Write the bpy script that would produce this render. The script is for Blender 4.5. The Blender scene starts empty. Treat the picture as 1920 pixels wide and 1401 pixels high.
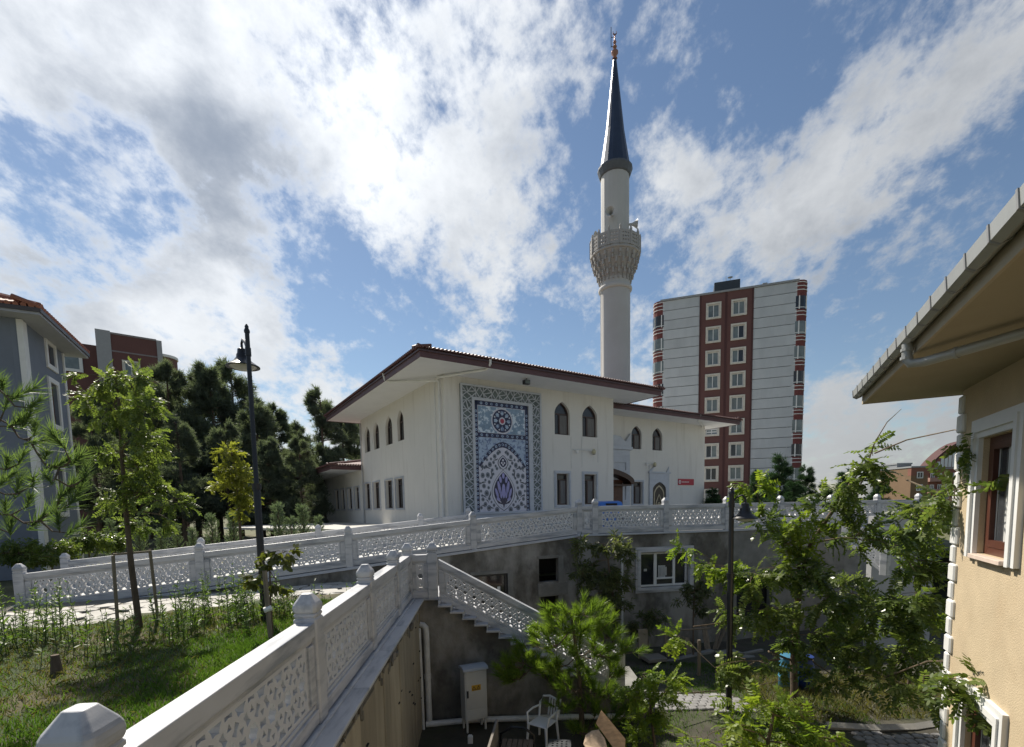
import bpy, math, random
import numpy as np
from mathutils import Vector, Matrix
rnd = random.Random(7); NR = np.random.RandomState(11)
scn = bpy.context.scene
COL = scn.collection
R = math.radians
# ---------------------------------------------------------------- camera (eye at the origin, metres, Y forward)
FPX, ROLL, PITCH, PCX = 900.0, math.atan(.02), R(4.95), 960.0
PCY = 948 + FPX * math.tan(PITCH)
vF = Vector((0, math.cos(PITCH), -math.sin(PITCH))); vU0 = Vector((0, math.sin(PITCH), math.cos(PITCH)))
vR = Vector((1, 0, 0)) * math.cos(ROLL) - vU0 * math.sin(ROLL)
vU = vU0 * math.cos(ROLL) + Vector((1, 0, 0)) * math.sin(ROLL)
cd = bpy.data.cameras.new('camera'); cam = bpy.data.objects.new('camera', cd); COL.objects.link(cam)
cam.matrix_world = Matrix(((vR.x, vU.x, -vF.x, 0), (vR.y, vU.y, -vF.y, 0), (vR.z, vU.z, -vF.z, 0), (0, 0, 0, 1)))
cd.sensor_fit = 'HORIZONTAL'; cd.sensor_width = 36; cd.lens = FPX / 1920 * 36
cd.shift_x = 0; cd.shift_y = (PCY - 700.5) / 1920
cd.clip_start = .05; cd.clip_end = 4000
scn.camera = cam
def ray(px, py): return vF + vR * ((px - PCX) / FPX) - vU * ((py - PCY) / FPX)
def at(px, py, Y): d = ray(px, py); return d * (Y / d.y)
def onz(px, py, z): d = ray(px, py); return d * (z / d.z)
def onwall(px, py, P, az):
    n = Vector((math.cos(R(az)), -math.sin(R(az)), 0)); d = ray(px, py); return d * (n.dot(P) / n.dot(d))
# ---------------------------------------------------------------- sky, sun, exposure
SUN_AZ, SUN_EL = -35.5, 47.0
sund = Vector((math.sin(R(SUN_AZ)) * math.cos(R(SUN_EL)), math.cos(R(SUN_AZ)) * math.cos(R(SUN_EL)), math.sin(R(SUN_EL))))
world = bpy.data.worlds.new('World'); scn.world = world; world.use_nodes = True
scn.view_settings.view_transform = 'Standard'; scn.view_settings.look = 'None'
scn.view_settings.exposure = 0.90; scn.view_settings.gamma = 1; scn.view_settings.use_curve_mapping = False
def build_world():
    nt = world.node_tree; N = nt.nodes; L = nt.links; N.clear()
    def nd(t, **k):
        n = N.new(t)
        for a, b in k.items(): setattr(n, a, b)
        return n
    def mth(op, a, b=None, c=None, clamp=False):
        n = nd('ShaderNodeMath', operation=op, use_clamp=clamp)
        for i, s in enumerate((a, b, c)):
            if s is None: continue
            if isinstance(s, (int, float)): n.inputs[i].default_value = s
            else: L.new(s, n.inputs[i])
        return n.outputs[0]
    def mr(v, a, b, c, d, smooth=True):
        n = nd('ShaderNodeMapRange', interpolation_type='SMOOTHSTEP' if smooth else 'LINEAR')
        L.new(v, n.inputs[0])
        for i, s in zip((1, 2, 3, 4), (a, b, c, d)): n.inputs[i].default_value = s
        return n.outputs[0]
    out = nd('ShaderNodeOutputWorld')
    tc = nd('ShaderNodeTexCoord'); D = tc.outputs['Generated']
    nrm = nd('ShaderNodeVectorMath', operation='NORMALIZE'); L.new(D, nrm.inputs[0]); D = nrm.outputs[0]
    sep = nd('ShaderNodeSeparateXYZ'); L.new(D, sep.inputs[0])
    zc = mth('ADD', mth('MAXIMUM', sep.outputs[2], 0.0), .50)
    cv = nd('ShaderNodeCombineXYZ'); L.new(mth('DIVIDE', sep.outputs[0], zc), cv.inputs[0]); L.new(mth('DIVIDE', sep.outputs[1], zc), cv.inputs[1])
    def noise(scale, det, rough, dist, off=(0, 0, 0), stretch=(1, 1, 1), rot=0):
        mp = nd('ShaderNodeMapping'); L.new(cv.outputs[0], mp.inputs[0]); mp.inputs[1].default_value = off; mp.inputs[2].default_value = (0, 0, rot); mp.inputs[3].default_value = stretch
        n = nd('ShaderNodeTexNoise'); L.new(mp.outputs[0], n.inputs['Vector'])
        n.inputs['Scale'].default_value = scale; n.inputs['Detail'].default_value = det; n.inputs['Roughness'].default_value = rough; n.inputs['Distortion'].default_value = dist
        return n.outputs[0]
    def lobe(px, py, rad, w):
        d = ray(px, py).normalized()
        n = nd('ShaderNodeVectorMath', operation='DOT_PRODUCT'); L.new(D, n.inputs[0]); n.inputs[1].default_value = d
        return mr(n.outputs['Value'], math.cos(R(rad)), 1.0, 0, w)
    def total(ls):
        s = ls[0]
        for x in ls[1:]: s = mth('ADD', s, x)
        return s
    n1 = noise(4.6, 12, .60, .1, (3.1, 1.7, 0), (1, .85, 1), R(-25))
    n2 = noise(14, 10, .62, .15, (7.7, 2.2, 0), (1, .8, 1), R(-38))
    n3 = noise(4.4, 10, .6, .2, (1.2, 9.2, 0))
    n4 = noise(40, 8, .62, .1, (4.2, 6.1, 0), (1, .8, 1), R(30))
    # where the cloud deck is thick and where the blue shows, left to right
    cover = total([lobe(20, 190, 20, .30), lobe(430, 120, 26, .32), lobe(680, 200, 22, .14), lobe(880, 180, 16, .2), lobe(280, 490, 14, .36), lobe(430, 560, 10, .24), lobe(820, 400, 15, .24), lobe(1000, 560, 9, .28), lobe(540, 690, 8, .28), lobe(80, 570, 11, .25), lobe(470, 350, 10, .3), lobe(60, 20, 14, .2), lobe(150, 210, 9, .25),
                   lobe(1330, 200, 9, .40), lobe(1530, 290, 9, .24), lobe(1400, 440, 10, .34), lobe(1600, 400, 10, .22), lobe(1730, 240, 8, .26), lobe(1640, 330, 9, .18), lobe(1290, 380, 8, .26), lobe(1830, 60, 9, .14), lobe(1180, 60, 6, .16), lobe(1800, 780, 16, .2), lobe(1330, 640, 6, .1),
                   lobe(270, 325, 7, -.6), lobe(180, 380, 8, -.6), lobe(590, 490, 8, -.5), lobe(720, 610, 11, -.42), lobe(1060, 660, 10, -.3), lobe(1360, 50, 15, -.34), lobe(1870, 470, 12, -.36), lobe(1560, 570, 9, -.32), lobe(1085, 330, 8, -.3), lobe(1270, 470, 5, -.28), lobe(560, 600, 6, -.35), lobe(30, 395, 7, -.4), lobe(1450, 170, 7, -.38), lobe(1270, 240, 4, .1), lobe(230, 180, 5, -.2)])
    haze_ = mr(sep.outputs[2], .0, .34, .50, 0)
    dens = mth('ADD', mth('ADD', mth('MULTIPLY', mth('SUBTRACT', n1, .5), 2.3), mth('ADD', mth('MULTIPLY', mth('SUBTRACT', n2, .5), 2.0), mth('MULTIPLY', mth('SUBTRACT', n4, .5), 1.0))), mth('ADD', mth('SUBTRACT', mth('MULTIPLY', cover, .8), .10), haze_))
    mask = mr(dens, -.28, .55, 0, .95)
    dark = total([lobe(360, 90, 15, .55), lobe(470, 350, 9, .5), lobe(70, 80, 13, .45), lobe(40, 545, 10, .5), lobe(400, 520, 8, .26), lobe(1560, 370, 14, .25), lobe(930, 110, 12, .16), lobe(150, 210, 8, -.3), lobe(560, 30, 9, -.4), lobe(200, 20, 6, -.3), lobe(640, 330, 9, -.2)])
    belly = mth('MULTIPLY', mr(mth('ADD', mth('ADD', mth('MULTIPLY', mth('SUBTRACT', n3, .5), 2.0), mth('MULTIPLY', mth('SUBTRACT', n2, .5), 1.2)), dark), -.4, 1.45, 0, 1), mth('MULTIPLY', mr(dens, -.05, .5, .3, 1), mr(sep.outputs[2], .08, .42, .25, 1)))
    sd = nd('ShaderNodeVectorMath', operation='DOT_PRODUCT'); L.new(D, sd.inputs[0]); sd.inputs[1].default_value = sund
    glow = mth('ADD', mr(sd.outputs['Value'], .80, 1.0, 0, .30), mr(sd.outputs['Value'], .0, .95, 0, .45))
    mix = nd('ShaderNodeMixRGB'); L.new(belly, mix.inputs[0]); mix.inputs[1].default_value = (.66, .68, .70, 1); mix.inputs[2].default_value = (.19, .22, .27, 1)
    mul = nd('ShaderNodeMixRGB', blend_type='MULTIPLY'); mul.inputs[0].default_value = 1
    L.new(mix.outputs[0], mul.inputs[1]); gl = nd('ShaderNodeCombineXYZ')
    g = mth('ADD', glow, .36)
    for i in range(3): L.new(g, gl.inputs[i])
    L.new(gl.outputs[0], mul.inputs[2])
    sky = nd('ShaderNodeTexSky', sky_type='NISHITA', sun_disc=False)
    sky.sun_elevation = R(SUN_EL); sky.sun_rotation = R(SUN_AZ); sky.air_density = 1.15; sky.dust_density = .15; sky.ozone_density = 1.7; sky.altitude = 100
    b1 = nd('ShaderNodeBackground'); L.new(sky.outputs[0], b1.inputs[0]); b1.inputs[1].default_value = .050
    b2 = nd('ShaderNodeBackground'); L.new(mul.outputs[0], b2.inputs[0]); b2.inputs[1].default_value = .88
    ms = nd('ShaderNodeMixShader'); L.new(mask, ms.inputs[0]); L.new(b1.outputs[0], ms.inputs[1]); L.new(b2.outputs[0], ms.inputs[2])
    L.new(ms.outputs[0], out.inputs[0])
build_world()
sl = bpy.data.lights.new('sun', 'SUN'); sl.energy = 3.6; sl.angle = R(1.5); sl.color = (1, .93, .82)
so = bpy.data.objects.new('sun', sl); COL.objects.link(so); so.rotation_euler = sund.to_track_quat('Z', 'Y').to_euler(); so.location = (0, 0, 60)
# ---------------------------------------------------------------- helpers
def tag(o, label=None, cat=None, group=None, kind=None):
    if label: o['label'] = label
    if cat: o['category'] = cat
    if group: o['group'] = group
    if kind: o['kind'] = kind
    return o
def thing(name, label, cat, loc=(0, 0, 0), rz=0, group=None):
    o = bpy.data.objects.new(name, None); COL.objects.link(o); o.location = loc; o.rotation_euler = (0, 0, rz); o.empty_display_size = .3
    return tag(o, label, cat, group)
def copy_tree(o, parent=None, loc=None, rz=None, label=None):
    c = o.copy(); COL.objects.link(c); c.parent = parent
    if loc is not None: c.location = loc
    if rz is not None: c.rotation_euler = (0, 0, rz)
    if label: c['label'] = label
    for ch in list(o.children): copy_tree(ch, c)
    return c
def place(name, mesh_obj, parent, loc=(0, 0, 0), rz=0):
    c = bpy.data.objects.new(name, mesh_obj.data); COL.objects.link(c); c.parent = parent; c.location = loc; c.rotation_euler = (0, 0, rz)
    for m in mesh_obj.modifiers:
        if m.type == 'BEVEL':
            b = c.modifiers.new('bevel', 'BEVEL'); b.width = m.width; b.segments = m.segments; b.limit_method = 'ANGLE'
    return c
def link_mesh(name, me, mat, parent=None, loc=(0, 0, 0), rz=0, bevel=0, seg=2, smooth=False):
    if mat is not None and not me.materials: me.materials.append(mat)
    if smooth:
        me.polygons.foreach_set('use_smooth', [True] * len(me.polygons))
        try: me.set_sharp_from_angle(angle=R(40))
        except Exception: pass
    o = bpy.data.objects.new(name, me); COL.objects.link(o); o.parent = parent; o.location = loc; o.rotation_euler = (0, 0, rz)
    if bevel:
        b = o.modifiers.new('bevel', 'BEVEL'); b.width = bevel; b.segments = seg; b.limit_method = 'ANGLE'
    return o
class MB:
    def __init__(s): s.v = []; s.f = []
    def quad(s, a, b, c, d): n = len(s.v); s.v += [tuple(a), tuple(b), tuple(c), tuple(d)]; s.f.append((n, n + 1, n + 2, n + 3)); return s
    def poly(s, pts): n = len(s.v); s.v += [tuple(p) for p in pts]; s.f.append(tuple(range(n, n + len(pts)))); return s
    def box(s, x0, x1, y0, y1, z0, z1, m=None):
        n = len(s.v); P = [(x0, y0, z0), (x1, y0, z0), (x1, y1, z0), (x0, y1, z0), (x0, y0, z1), (x1, y0, z1), (x1, y1, z1), (x0, y1, z1)]
        if m is not None: P = [tuple(m @ Vector(p)) for p in P]
        s.v += P
        s.f += [(n + a, n + b, n + c, n + d) for a, b, c, d in ((0, 3, 2, 1), (4, 5, 6, 7), (0, 1, 5, 4), (1, 2, 6, 5), (2, 3, 7, 6), (3, 0, 4, 7))]; return s
    def prism(s, pts, fn, d0, d1):
        """closed 2D outline pts extruded; fn(a,b,d) gives the point"""
        k = len(pts); n = len(s.v); s.v += [tuple(fn(a, b, d0)) for a, b in pts] + [tuple(fn(a, b, d1)) for a, b in pts]
        s.f += [tuple(range(n, n + k)), tuple(range(n + 2 * k - 1, n + k - 1, -1))] + [(n + i, n + k + i, n + k + (i + 1) % k, n + (i + 1) % k) for i in range(k)]; return s
    def tube(s, pts, rad, n=8, cap=True):
        pts = [Vector(p) for p in pts]; k = len(pts)
        if not hasattr(rad, '__len__'): rad = [rad] * k
        base = len(s.v); ref = Vector((.31, .17, .93)).normalized()
        for i, p in enumerate(pts):
            t = (pts[min(i + 1, k - 1)] - pts[max(i - 1, 0)]).normalized()
            a = t.cross(ref)
            if a.length < .05: a = t.cross(Vector((1, 0, 0)))
            a.normalize(); b = t.cross(a)
            for j in range(n): w = 2 * math.pi * j / n; s.v.append(tuple(p + (a * math.cos(w) + b * math.sin(w)) * rad[i]))
        for i in range(k - 1):
            for j in range(n): q = base + i * n; s.f.append((q + j, q + (j + 1) % n, q + n + (j + 1) % n, q + n + j))
        if cap: s.f.append(tuple(base + n - 1 - j for j in range(n))); s.f.append(tuple(base + (k - 1) * n + j for j in range(n)))
        return s
    def lathe(s, prof, n=24, c=(0, 0, 0), ph=0, cap=True, sq=False):
        base = len(s.v)
        for r_, z in prof:
            for j in range(n):
                w = 2 * math.pi * (j + ph) / n; s.v.append((c[0] + r_ * math.cos(w), c[1] + r_ * math.sin(w), c[2] + z))
        for i in range(len(prof) - 1):
            for j in range(n): q = base + i * n; s.f.append((q + j, q + (j + 1) % n, q + n + (j + 1) % n, q + n + j))
        if cap: s.f.append(tuple(base + n - 1 - j for j in range(n))); q = base + (len(prof) - 1) * n; s.f.append(tuple(q + j for j in range(n)))
        return s
    def sqloft(s, prof, ch=.18, c=(0, 0, 0)):
        """square section with chamfered corners; prof = (half width, z)"""
        base = len(s.v)
        for h, z in prof:
            k = h * (1 - ch)
            for x, y in ((k, -h), (h, -k), (h, k), (k, h), (-k, h), (-h, k), (-h, -k), (-k, -h)): s.v.append((c[0] + x, c[1] + y, c[2] + z))
        for i in range(len(prof) - 1):
            for j in range(8): q = base + i * 8; s.f.append((q + j, q + (j + 1) % 8, q + 8 + (j + 1) % 8, q + 8 + j))
        s.f.append(tuple(base + 7 - j for j in range(8))); q = base + (len(prof) - 1) * 8; s.f.append(tuple(q + j for j in range(8))); return s
    def slab(s, polys, fn, thick, bev=0):
        """outline polys[0] with holes polys[1:], given thickness centred on d=0; fn(a,b,d) -> point"""
        cu = bpy.data.curves.new('t', 'CURVE'); cu.dimensions = '2D'; cu.fill_mode = 'BOTH'; cu.extrude = thick / 2 - bev; cu.bevel_depth = bev; cu.bevel_resolution = 0; cu.offset = -bev
        for pl in polys:
            sp = cu.splines.new('POLY'); sp.points.add(len(pl) - 1)
            for q, (a, b) in zip(sp.points, pl): q.co = (a, b, 0, 1)
            sp.use_cyclic_u = True
        ob = bpy.data.objects.new('t', cu); me = bpy.data.meshes.new_from_object(ob); n = len(s.v)
        s.v += [tuple(fn(*q.co)) for q in me.vertices]; s.f += [tuple(n + i for i in p.vertices) for p in me.polygons]
        bpy.data.objects.remove(ob); bpy.data.curves.remove(cu); bpy.data.meshes.remove(me); return s
    def mesh(s, name):
        me = bpy.data.meshes.new(name); me.from_pydata(s.v, [], s.f); me.update(); return me
    def build(s, name, mat, parent=None, loc=(0, 0, 0), rz=0, bevel=0, seg=2, smooth=False, shear=None, fix=False):
        if shear: s.v = [(x, y, z + shear * x) for x, y, z in s.v]
        me = s.mesh(name)
        if fix:
            import bmesh
            bm = bmesh.new(); bm.from_mesh(me); bmesh.ops.recalc_face_normals(bm, faces=bm.faces); bm.to_mesh(me); bm.free()
        return link_mesh(name, me, mat, parent, loc, rz, bevel, seg, smooth)
    def top(s, name, mat, label, cat, bevel=0, smooth=False, group=None, kind=None, fix=False, seg=2):
        """top-level single-mesh thing with its origin at its base"""
        a = np.array(s.v); o = np.array([a[:, 0].mean(), a[:, 1].mean(), a[:, 2].min()]); s.v = [tuple(p) for p in (a - o)]
        return tag(s.build(name, mat, None, tuple(o), 0, bevel, seg, smooth, fix=fix), label, cat, group, kind)
XZ = lambda a, b, d: (a, d, b)       # outline in the x-z plane, thickness along y
YZ = lambda a, b, d: (d, a, b)
XY = lambda a, b, d: (a, b, d)
def off(fn, dx=0, dy=0, dz=0): return lambda a, b, d: tuple(p + q for p, q in zip(fn(a, b, d), (dx, dy, dz)))
def rect(a0, a1, b0, b1): return [(a0, b0), (a1, b0), (a1, b1), (a0, b1)]
def arch(a0, a1, b0, b1, rise, n=8, point=.35):
    """pointed arch outline: springs at b1-rise"""
    w = (a1 - a0) / 2; c = (a0 + a1) / 2; pts = [(a0, b0), (a1, b0)]
    for i in range(n + 1):
        t = i / n; x = math.cos(t * math.pi / 2); y = math.sin(t * math.pi / 2)
        y = y * (1 - point) + point * (1 - x)
        pts.append((c + w * x, b1 - rise + rise * y))
    for i in range(n - 1, -1, -1):
        t = i / n; x = math.cos(t * math.pi / 2); y = math.sin(t * math.pi / 2); y = y * (1 - point) + point * (1 - x)
        pts.append((c - w * x, b1 - rise + rise * y))
    return pts
def ngon(cx, cy, r_, n=12, ph=0, sy=1): return [(cx + r_ * math.cos(2 * math.pi * i / n + ph), cy + sy * r_ * math.sin(2 * math.pi * i / n + ph)) for i in range(n)]
def arrays_mesh(name, V, F, mat, parent=None, loc=(0, 0, 0), smooth=False):
    me = bpy.data.meshes.new(name); V = np.asarray(V, np.float32); F = np.asarray(F, np.int32); m, k = F.shape
    me.vertices.add(len(V)); me.vertices.foreach_set('co', V.ravel()); me.loops.add(m * k); me.loops.foreach_set('vertex_index', F.ravel())
    me.polygons.add(m); me.polygons.foreach_set('loop_start', np.arange(m, dtype=np.int32) * k); me.polygons.foreach_set('loop_total', np.full(m, k, np.int32))
    if smooth: me.polygons.foreach_set('use_smooth', np.ones(m, bool))
    me.update(calc_edges=True); return link_mesh(name, me, mat, parent, loc)
# ---------------------------------------------------------------- materials
MATS = {}
def mat(name, col, rough=.7, var=.12, scale=4., bump=0., bscale=60., col2=None, c2amt=.5, c2scale=1.2, c2range=(.45, .7), metal=0., spec=.5, stretch=(1, 1, 1), detail=6, emit=None, c2stretch=None, coat=0, rndv=0):
    if name in MATS: return MATS[name]
    m = bpy.data.materials.new(name); m.use_nodes = True; nt = m.node_tree; N = nt.nodes; L = nt.links; b = N['Principled BSDF']
    b.inputs['Roughness'].default_value = rough; b.inputs['Metallic'].default_value = metal
    b.inputs['Specular IOR Level'].default_value = spec; b.inputs['Coat Weight'].default_value = coat
    tc = N.new('ShaderNodeTexCoord'); oi = N.new('ShaderNodeObjectInfo')
    sc = N.new('ShaderNodeMath'); sc.operation = 'MULTIPLY'; sc.inputs[1].default_value = 37.; L.new(oi.outputs['Random'], sc.inputs[0])
    ad = N.new('ShaderNodeVectorMath'); ad.operation = 'ADD'; L.new(tc.outputs['Object'], ad.inputs[0]); L.new(sc.outputs[0], ad.inputs[1])
    def noise(s_, det, st):
        mp = N.new('ShaderNodeMapping'); L.new(ad.outputs[0], mp.inputs[0]); mp.inputs[3].default_value = st
        n = N.new('ShaderNodeTexNoise'); n.inputs['Scale'].default_value = s_; n.inputs['Detail'].default_value = det; n.inputs['Roughness'].default_value = .6; L.new(mp.outputs[0], n.inputs['Vector']); return n.outputs[0]
    def ramp(v, a, b_):
        n = N.new('ShaderNodeMapRange'); L.new(v, n.inputs[0]); n.inputs[1].default_value = a; n.inputs[2].default_value = b_; return n.outputs[0]
    mx = N.new('ShaderNodeMixRGB'); L.new(ramp(noise(scale, detail, stretch), .3, .7), mx.inputs[0])
    mx.inputs[1].default_value = tuple(c * (1 - var) for c in col) + (1,); mx.inputs[2].default_value = tuple(min(1, c * (1 + var)) for c in col) + (1,)
    o = mx.outputs[0]
    if col2:
        m2 = N.new('ShaderNodeMixRGB'); r2 = ramp(noise(c2scale, 8, c2stretch or stretch), *c2range); k = N.new('ShaderNodeMath'); k.operation = 'MULTIPLY'; k.inputs[1].default_value = c2amt; L.new(r2, k.inputs[0]); L.new(k.outputs[0], m2.inputs[0])
        L.new(o, m2.inputs[1]); m2.inputs[2].default_value = tuple(col2) + (1,); o = m2.outputs[0]
    if rndv:
        rr_ = N.new('ShaderNodeMapRange'); L.new(oi.outputs['Random'], rr_.inputs[0]); rr_.inputs[3].default_value = 1 - rndv; rr_.inputs[4].default_value = 1 + rndv
        vm = N.new('ShaderNodeVectorMath'); vm.operation = 'SCALE'; L.new(o, vm.inputs[0]); L.new(rr_.outputs[0], vm.inputs['Scale']); o = vm.outputs[0]
    L.new(o, b.inputs['Base Color'])
    if bump:
        bp = N.new('ShaderNodeBump'); bp.inputs['Strength'].default_value = bump; bp.inputs['Distance'].default_value = .02; L.new(noise(bscale, 4, (1, 1, 1)), bp.inputs['Height']); L.new(bp.outputs[0], b.inputs['Normal'])
    if emit: b.inputs['Emission Color'].default_value = tuple(emit) + (1,); b.inputs['Emission Strength'].default_value = 1
    MATS[name] = m; return m
def leafmat(name, col, col2, trans=.45, rough=.45, spread=.5):
    m = bpy.data.materials.new(name); m.use_nodes = True; nt = m.node_tree; N = nt.nodes; L = nt.links; b = N['Principled BSDF']; out = N['Material Output']
    g = N.new('ShaderNodeNewGeometry'); mx = N.new('ShaderNodeMixRGB'); mx.inputs[1].default_value = tuple(col) + (1,); mx.inputs[2].default_value = tuple(col2) + (1,)
    tc = N.new('ShaderNodeTexCoord'); nz = N.new('ShaderNodeTexNoise'); nz.inputs['Scale'].default_value = .9; nz.inputs['Detail'].default_value = 3; L.new(tc.outputs['Object'], nz.inputs['Vector'])
    mr = N.new('ShaderNodeMapRange'); mr.inputs[1].default_value = .35; mr.inputs[2].default_value = .68; L.new(nz.outputs[0], mr.inputs[0])
    a = N.new('ShaderNodeMath'); a.operation = 'MULTIPLY_ADD'; L.new(g.outputs['Random Per Island'], a.inputs[0]); a.inputs[1].default_value = spread
    k = N.new('ShaderNodeMath'); k.operation = 'MULTIPLY'; k.inputs[1].default_value = 1 - spread; L.new(mr.outputs[0], k.inputs[0]); L.new(k.outputs[0], a.inputs[2])
    L.new(a.outputs[0], mx.inputs[0]); L.new(mx.outputs[0], b.inputs['Base Color']); b.inputs['Roughness'].default_value = rough; b.inputs['Specular IOR Level'].default_value = .45
    t = N.new('ShaderNodeBsdfTranslucent'); br = N.new('ShaderNodeMixRGB'); br.blend_type = 'MULTIPLY'; br.inputs[0].default_value = 1; L.new(mx.outputs[0], br.inputs[1]); br.inputs[2].default_value = (1.5, 1.6, .8, 1); L.new(br.outputs[0], t.inputs[0])
    ms = N.new('ShaderNodeMixShader'); ms.inputs[0].default_value = trans; L.new(b.outputs[0], ms.inputs[1]); L.new(t.outputs[0], ms.inputs[2]); L.new(ms.outputs[0], out.inputs[0])
    MATS[name] = m; return m
marble = mat('marble', (.53, .53, .54), .45, .07, 6, .06, 90, col2=(.22, .24, .275), c2amt=.72, c2scale=2.4, c2range=(.49, .64), stretch=(.5, 1, 1), c2stretch=(.45, 2.2, 2.6))
marble2 = mat('marble_grey', (.50, .52, .56), .45, .07, 3, .05, 90, col2=(.36, .38, .42), c2amt=.55, c2scale=1.5, c2range=(.48, .72), c2stretch=(.5, 2.2, 2.2))
latm = mat('marble_lattice', (.61, .61, .62), .5, .06, 5, .05, 90)
stucco = mat('cream_stucco', (.70, .675, .625), .9, .03, .7, .12, 45, col2=(.47, .435, .38), c2amt=.55, c2scale=1.3, c2range=(.54, .8), c2stretch=(2.2, 2.2, .22))
soffitm = mat('white_soffit', (.72, .72, .72), .85, .04, 1.5)
fascia = mat('brown_fascia', (.105, .05, .052), .55, .15, 2)
rooft = mat('brown_tile', (.12, .055, .05), .6, .2, 3)
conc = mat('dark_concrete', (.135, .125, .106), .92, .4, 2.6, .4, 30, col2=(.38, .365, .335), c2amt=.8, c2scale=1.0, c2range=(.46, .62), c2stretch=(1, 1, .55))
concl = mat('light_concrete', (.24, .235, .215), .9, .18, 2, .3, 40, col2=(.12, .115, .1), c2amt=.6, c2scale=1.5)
board = mat('board_concrete', (.33, .29, .215), .9, .16, 5, .3, 50, col2=(.15, .135, .10), c2amt=.6, c2scale=1.7, c2range=(.5, .75), stretch=(1, 1, .22), c2stretch=(1, 1, .25), rndv=.22)
peach = mat('peach_stucco', (.51, .41, .27), .9, .08, 2.5, .5, 45, col2=(.44, .32, .19), c2amt=.45, c2scale=1.1, c2range=(.5, .78))
white = mat('white_paint', (.78, .77, .74), .6, .04, 3, .06, 60)
trimw = mat('white_trim', (.70, .70, .68), .6, .05, 3, .06, 60, col2=(.5, .5, .48), c2amt=.3)
brown = mat('brown_frame', (.10, .028, .016), .4, .15, 6)
redwood = mat('red_brown_frame', (.085, .028, .017), .4, .12, 6, stretch=(4, 4, .5))
glass = mat('dark_glass', (.022, .025, .03), .06, .3, 1.5, spec=.6)
glassl = mat('pale_glass', (.16, .19, .19), .1, .35, .8, spec=.6)
curtaind = mat('dim_curtain', (.17, .165, .16), .9, .3, 6, stretch=(6, 6, .3))
curtain = mat('curtain', (.5, .5, .48), .9, .25, 6, stretch=(6, 6, .3))
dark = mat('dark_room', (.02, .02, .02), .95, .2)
greywall = mat('grey_paint', (.17, .195, .24), .85, .06, 1, .1, 50, col2=(.13, .15, .185), c2amt=.5, c2scale=.6)
maroon = mat('maroon_paint', (.145, .068, .06), .85, .08, .5)
maroond = mat('dark_maroon', (.085, .036, .034), .85, .08, .5)
towergrey = mat('grey_panel', (.53, .55, .56), .8, .05, .35, col2=(.40, .42, .43), c2amt=.5, c2scale=.5, c2stretch=(1.5, 1.5, .25), rndv=.035)
jointm = mat('panel_joint', (.30, .31, .32), .9, .1)
brick = mat('brick_red', (.24, .10, .07), .85, .1, .5)
ochre = mat('ochre_paint', (.20, .125, .07), .85, .1, .5)
blackm = mat('black_metal', (.012, .013, .015), .35, .2, 6, spec=.5)
gutterm = mat('zinc_gutter', (.36, .37, .36), .45, .08, 3, metal=.25)
pvc = mat('white_pvc', (.66, .67, .66), .45, .06, 4, col2=(.4, .39, .36), c2amt=.5, c2scale=3)
minw = mat('minaret_cladding', (.52, .505, .485), .55, .03, .6, col2=(.43, .41, .38), c2amt=.4, c2scale=.4)
mind = mat('minaret_stone', (.40, .385, .37), .8, .06, 2, .2, 20)
lead = mat('lead_cone', (.045, .062, .095), .38, .2, .8, metal=.5)
copper = mat('copper', (.33, .17, .13), .4, .1, metal=.6)
barkm = mat('bark', (.115, .085, .06), .9, .3, 14, .5, 60, stretch=(1, 1, .3))
twigm = mat('twig', (.15, .11, .07), .85, .3, 14)
wood = mat('grey_wood', (.22, .18, .13), .85, .25, 5, .2, 60, stretch=(4, 4, .4))
plank = mat('fresh_plank', (.60, .38, .20), .75, .2, 4, stretch=(.5, 6, 6), col2=(.4, .22, .1), c2amt=.4, c2scale=3)
oldslat = mat('weathered_slat', (.13, .10, .075), .85, .25, 6, .2, 60)
soil = mat('soil', (.12, .095, .06), .95, .3, 3, .6, 40, col2=(.19, .165, .10), c2amt=.7, c2scale=1.5)
grassg = mat('grass_ground', (.035, .055, .014), .95, .35, 5, .6, 50, col2=(.10, .078, .042), c2amt=.8, c2scale=.9, c2range=(.47, .6))
paving = mat('pale_paving', (.46, .44, .40), .85, .12, 2, .2, 50, col2=(.3, .29, .26), c2amt=.5, rndv=.15)
cobble = mat('cobble', (.24, .235, .23), .85, .2, 6, .3, 60, rndv=.2)
# ================================================================ THE SETTING
ZP, ZG, ZC = -1.0, -1.92, -4.65                 # plaza, garden kerb, courtyard (eye level is 0)
def struct(mb, name, m, **k): o = mb.build(name, m, **k); o['kind'] = 'structure'; return o
g = MB(); g.quad((-1500, -300, -5.6), (1500, -300, -5.6), (1500, 2500, -5.6), (-1500, 2500, -5.6)); struct(g, 'ground', mat('far_ground', (.10, .11, .06), .95, .3, .02))
# upper terrain behind the ramp and the mosque
RL, RR = Vector((-11.78, 11.4, -2.32)), Vector((2.29, 16.4, -1.01))      # foot of the near ramp balustrade
rd = (RR - RL); rlen = math.hypot(rd.x, rd.y); RAZ = math.degrees(math.atan2(rd.x, rd.y)); rslope = rd.z / rlen
rdir = Vector((rd.x / rlen, rd.y / rlen, 0)); rn = Vector((-rdir.y, rdir.x, 0))
g = MB(); g.poly([(-2.2, -8, -2.42), (-2.45, 10.4, -2.42), (-2.45, 14.7, -2.42), (-1.0, 15.55, -2.42), (2.4, 16.75, -2.42), (8, 18, -2.42), (17, 21, -2.42), (60, 30, -2.42), (60, 300, -2.42), (-220, 300, -2.42), (-220, -8, -2.42)])
struct(g, 'terrain', mat('terrain_grass', (.10, .105, .045), .95, .35, .6, .4, 8, col2=(.2, .17, .10), c2amt=.6, c2scale=.25))
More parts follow.
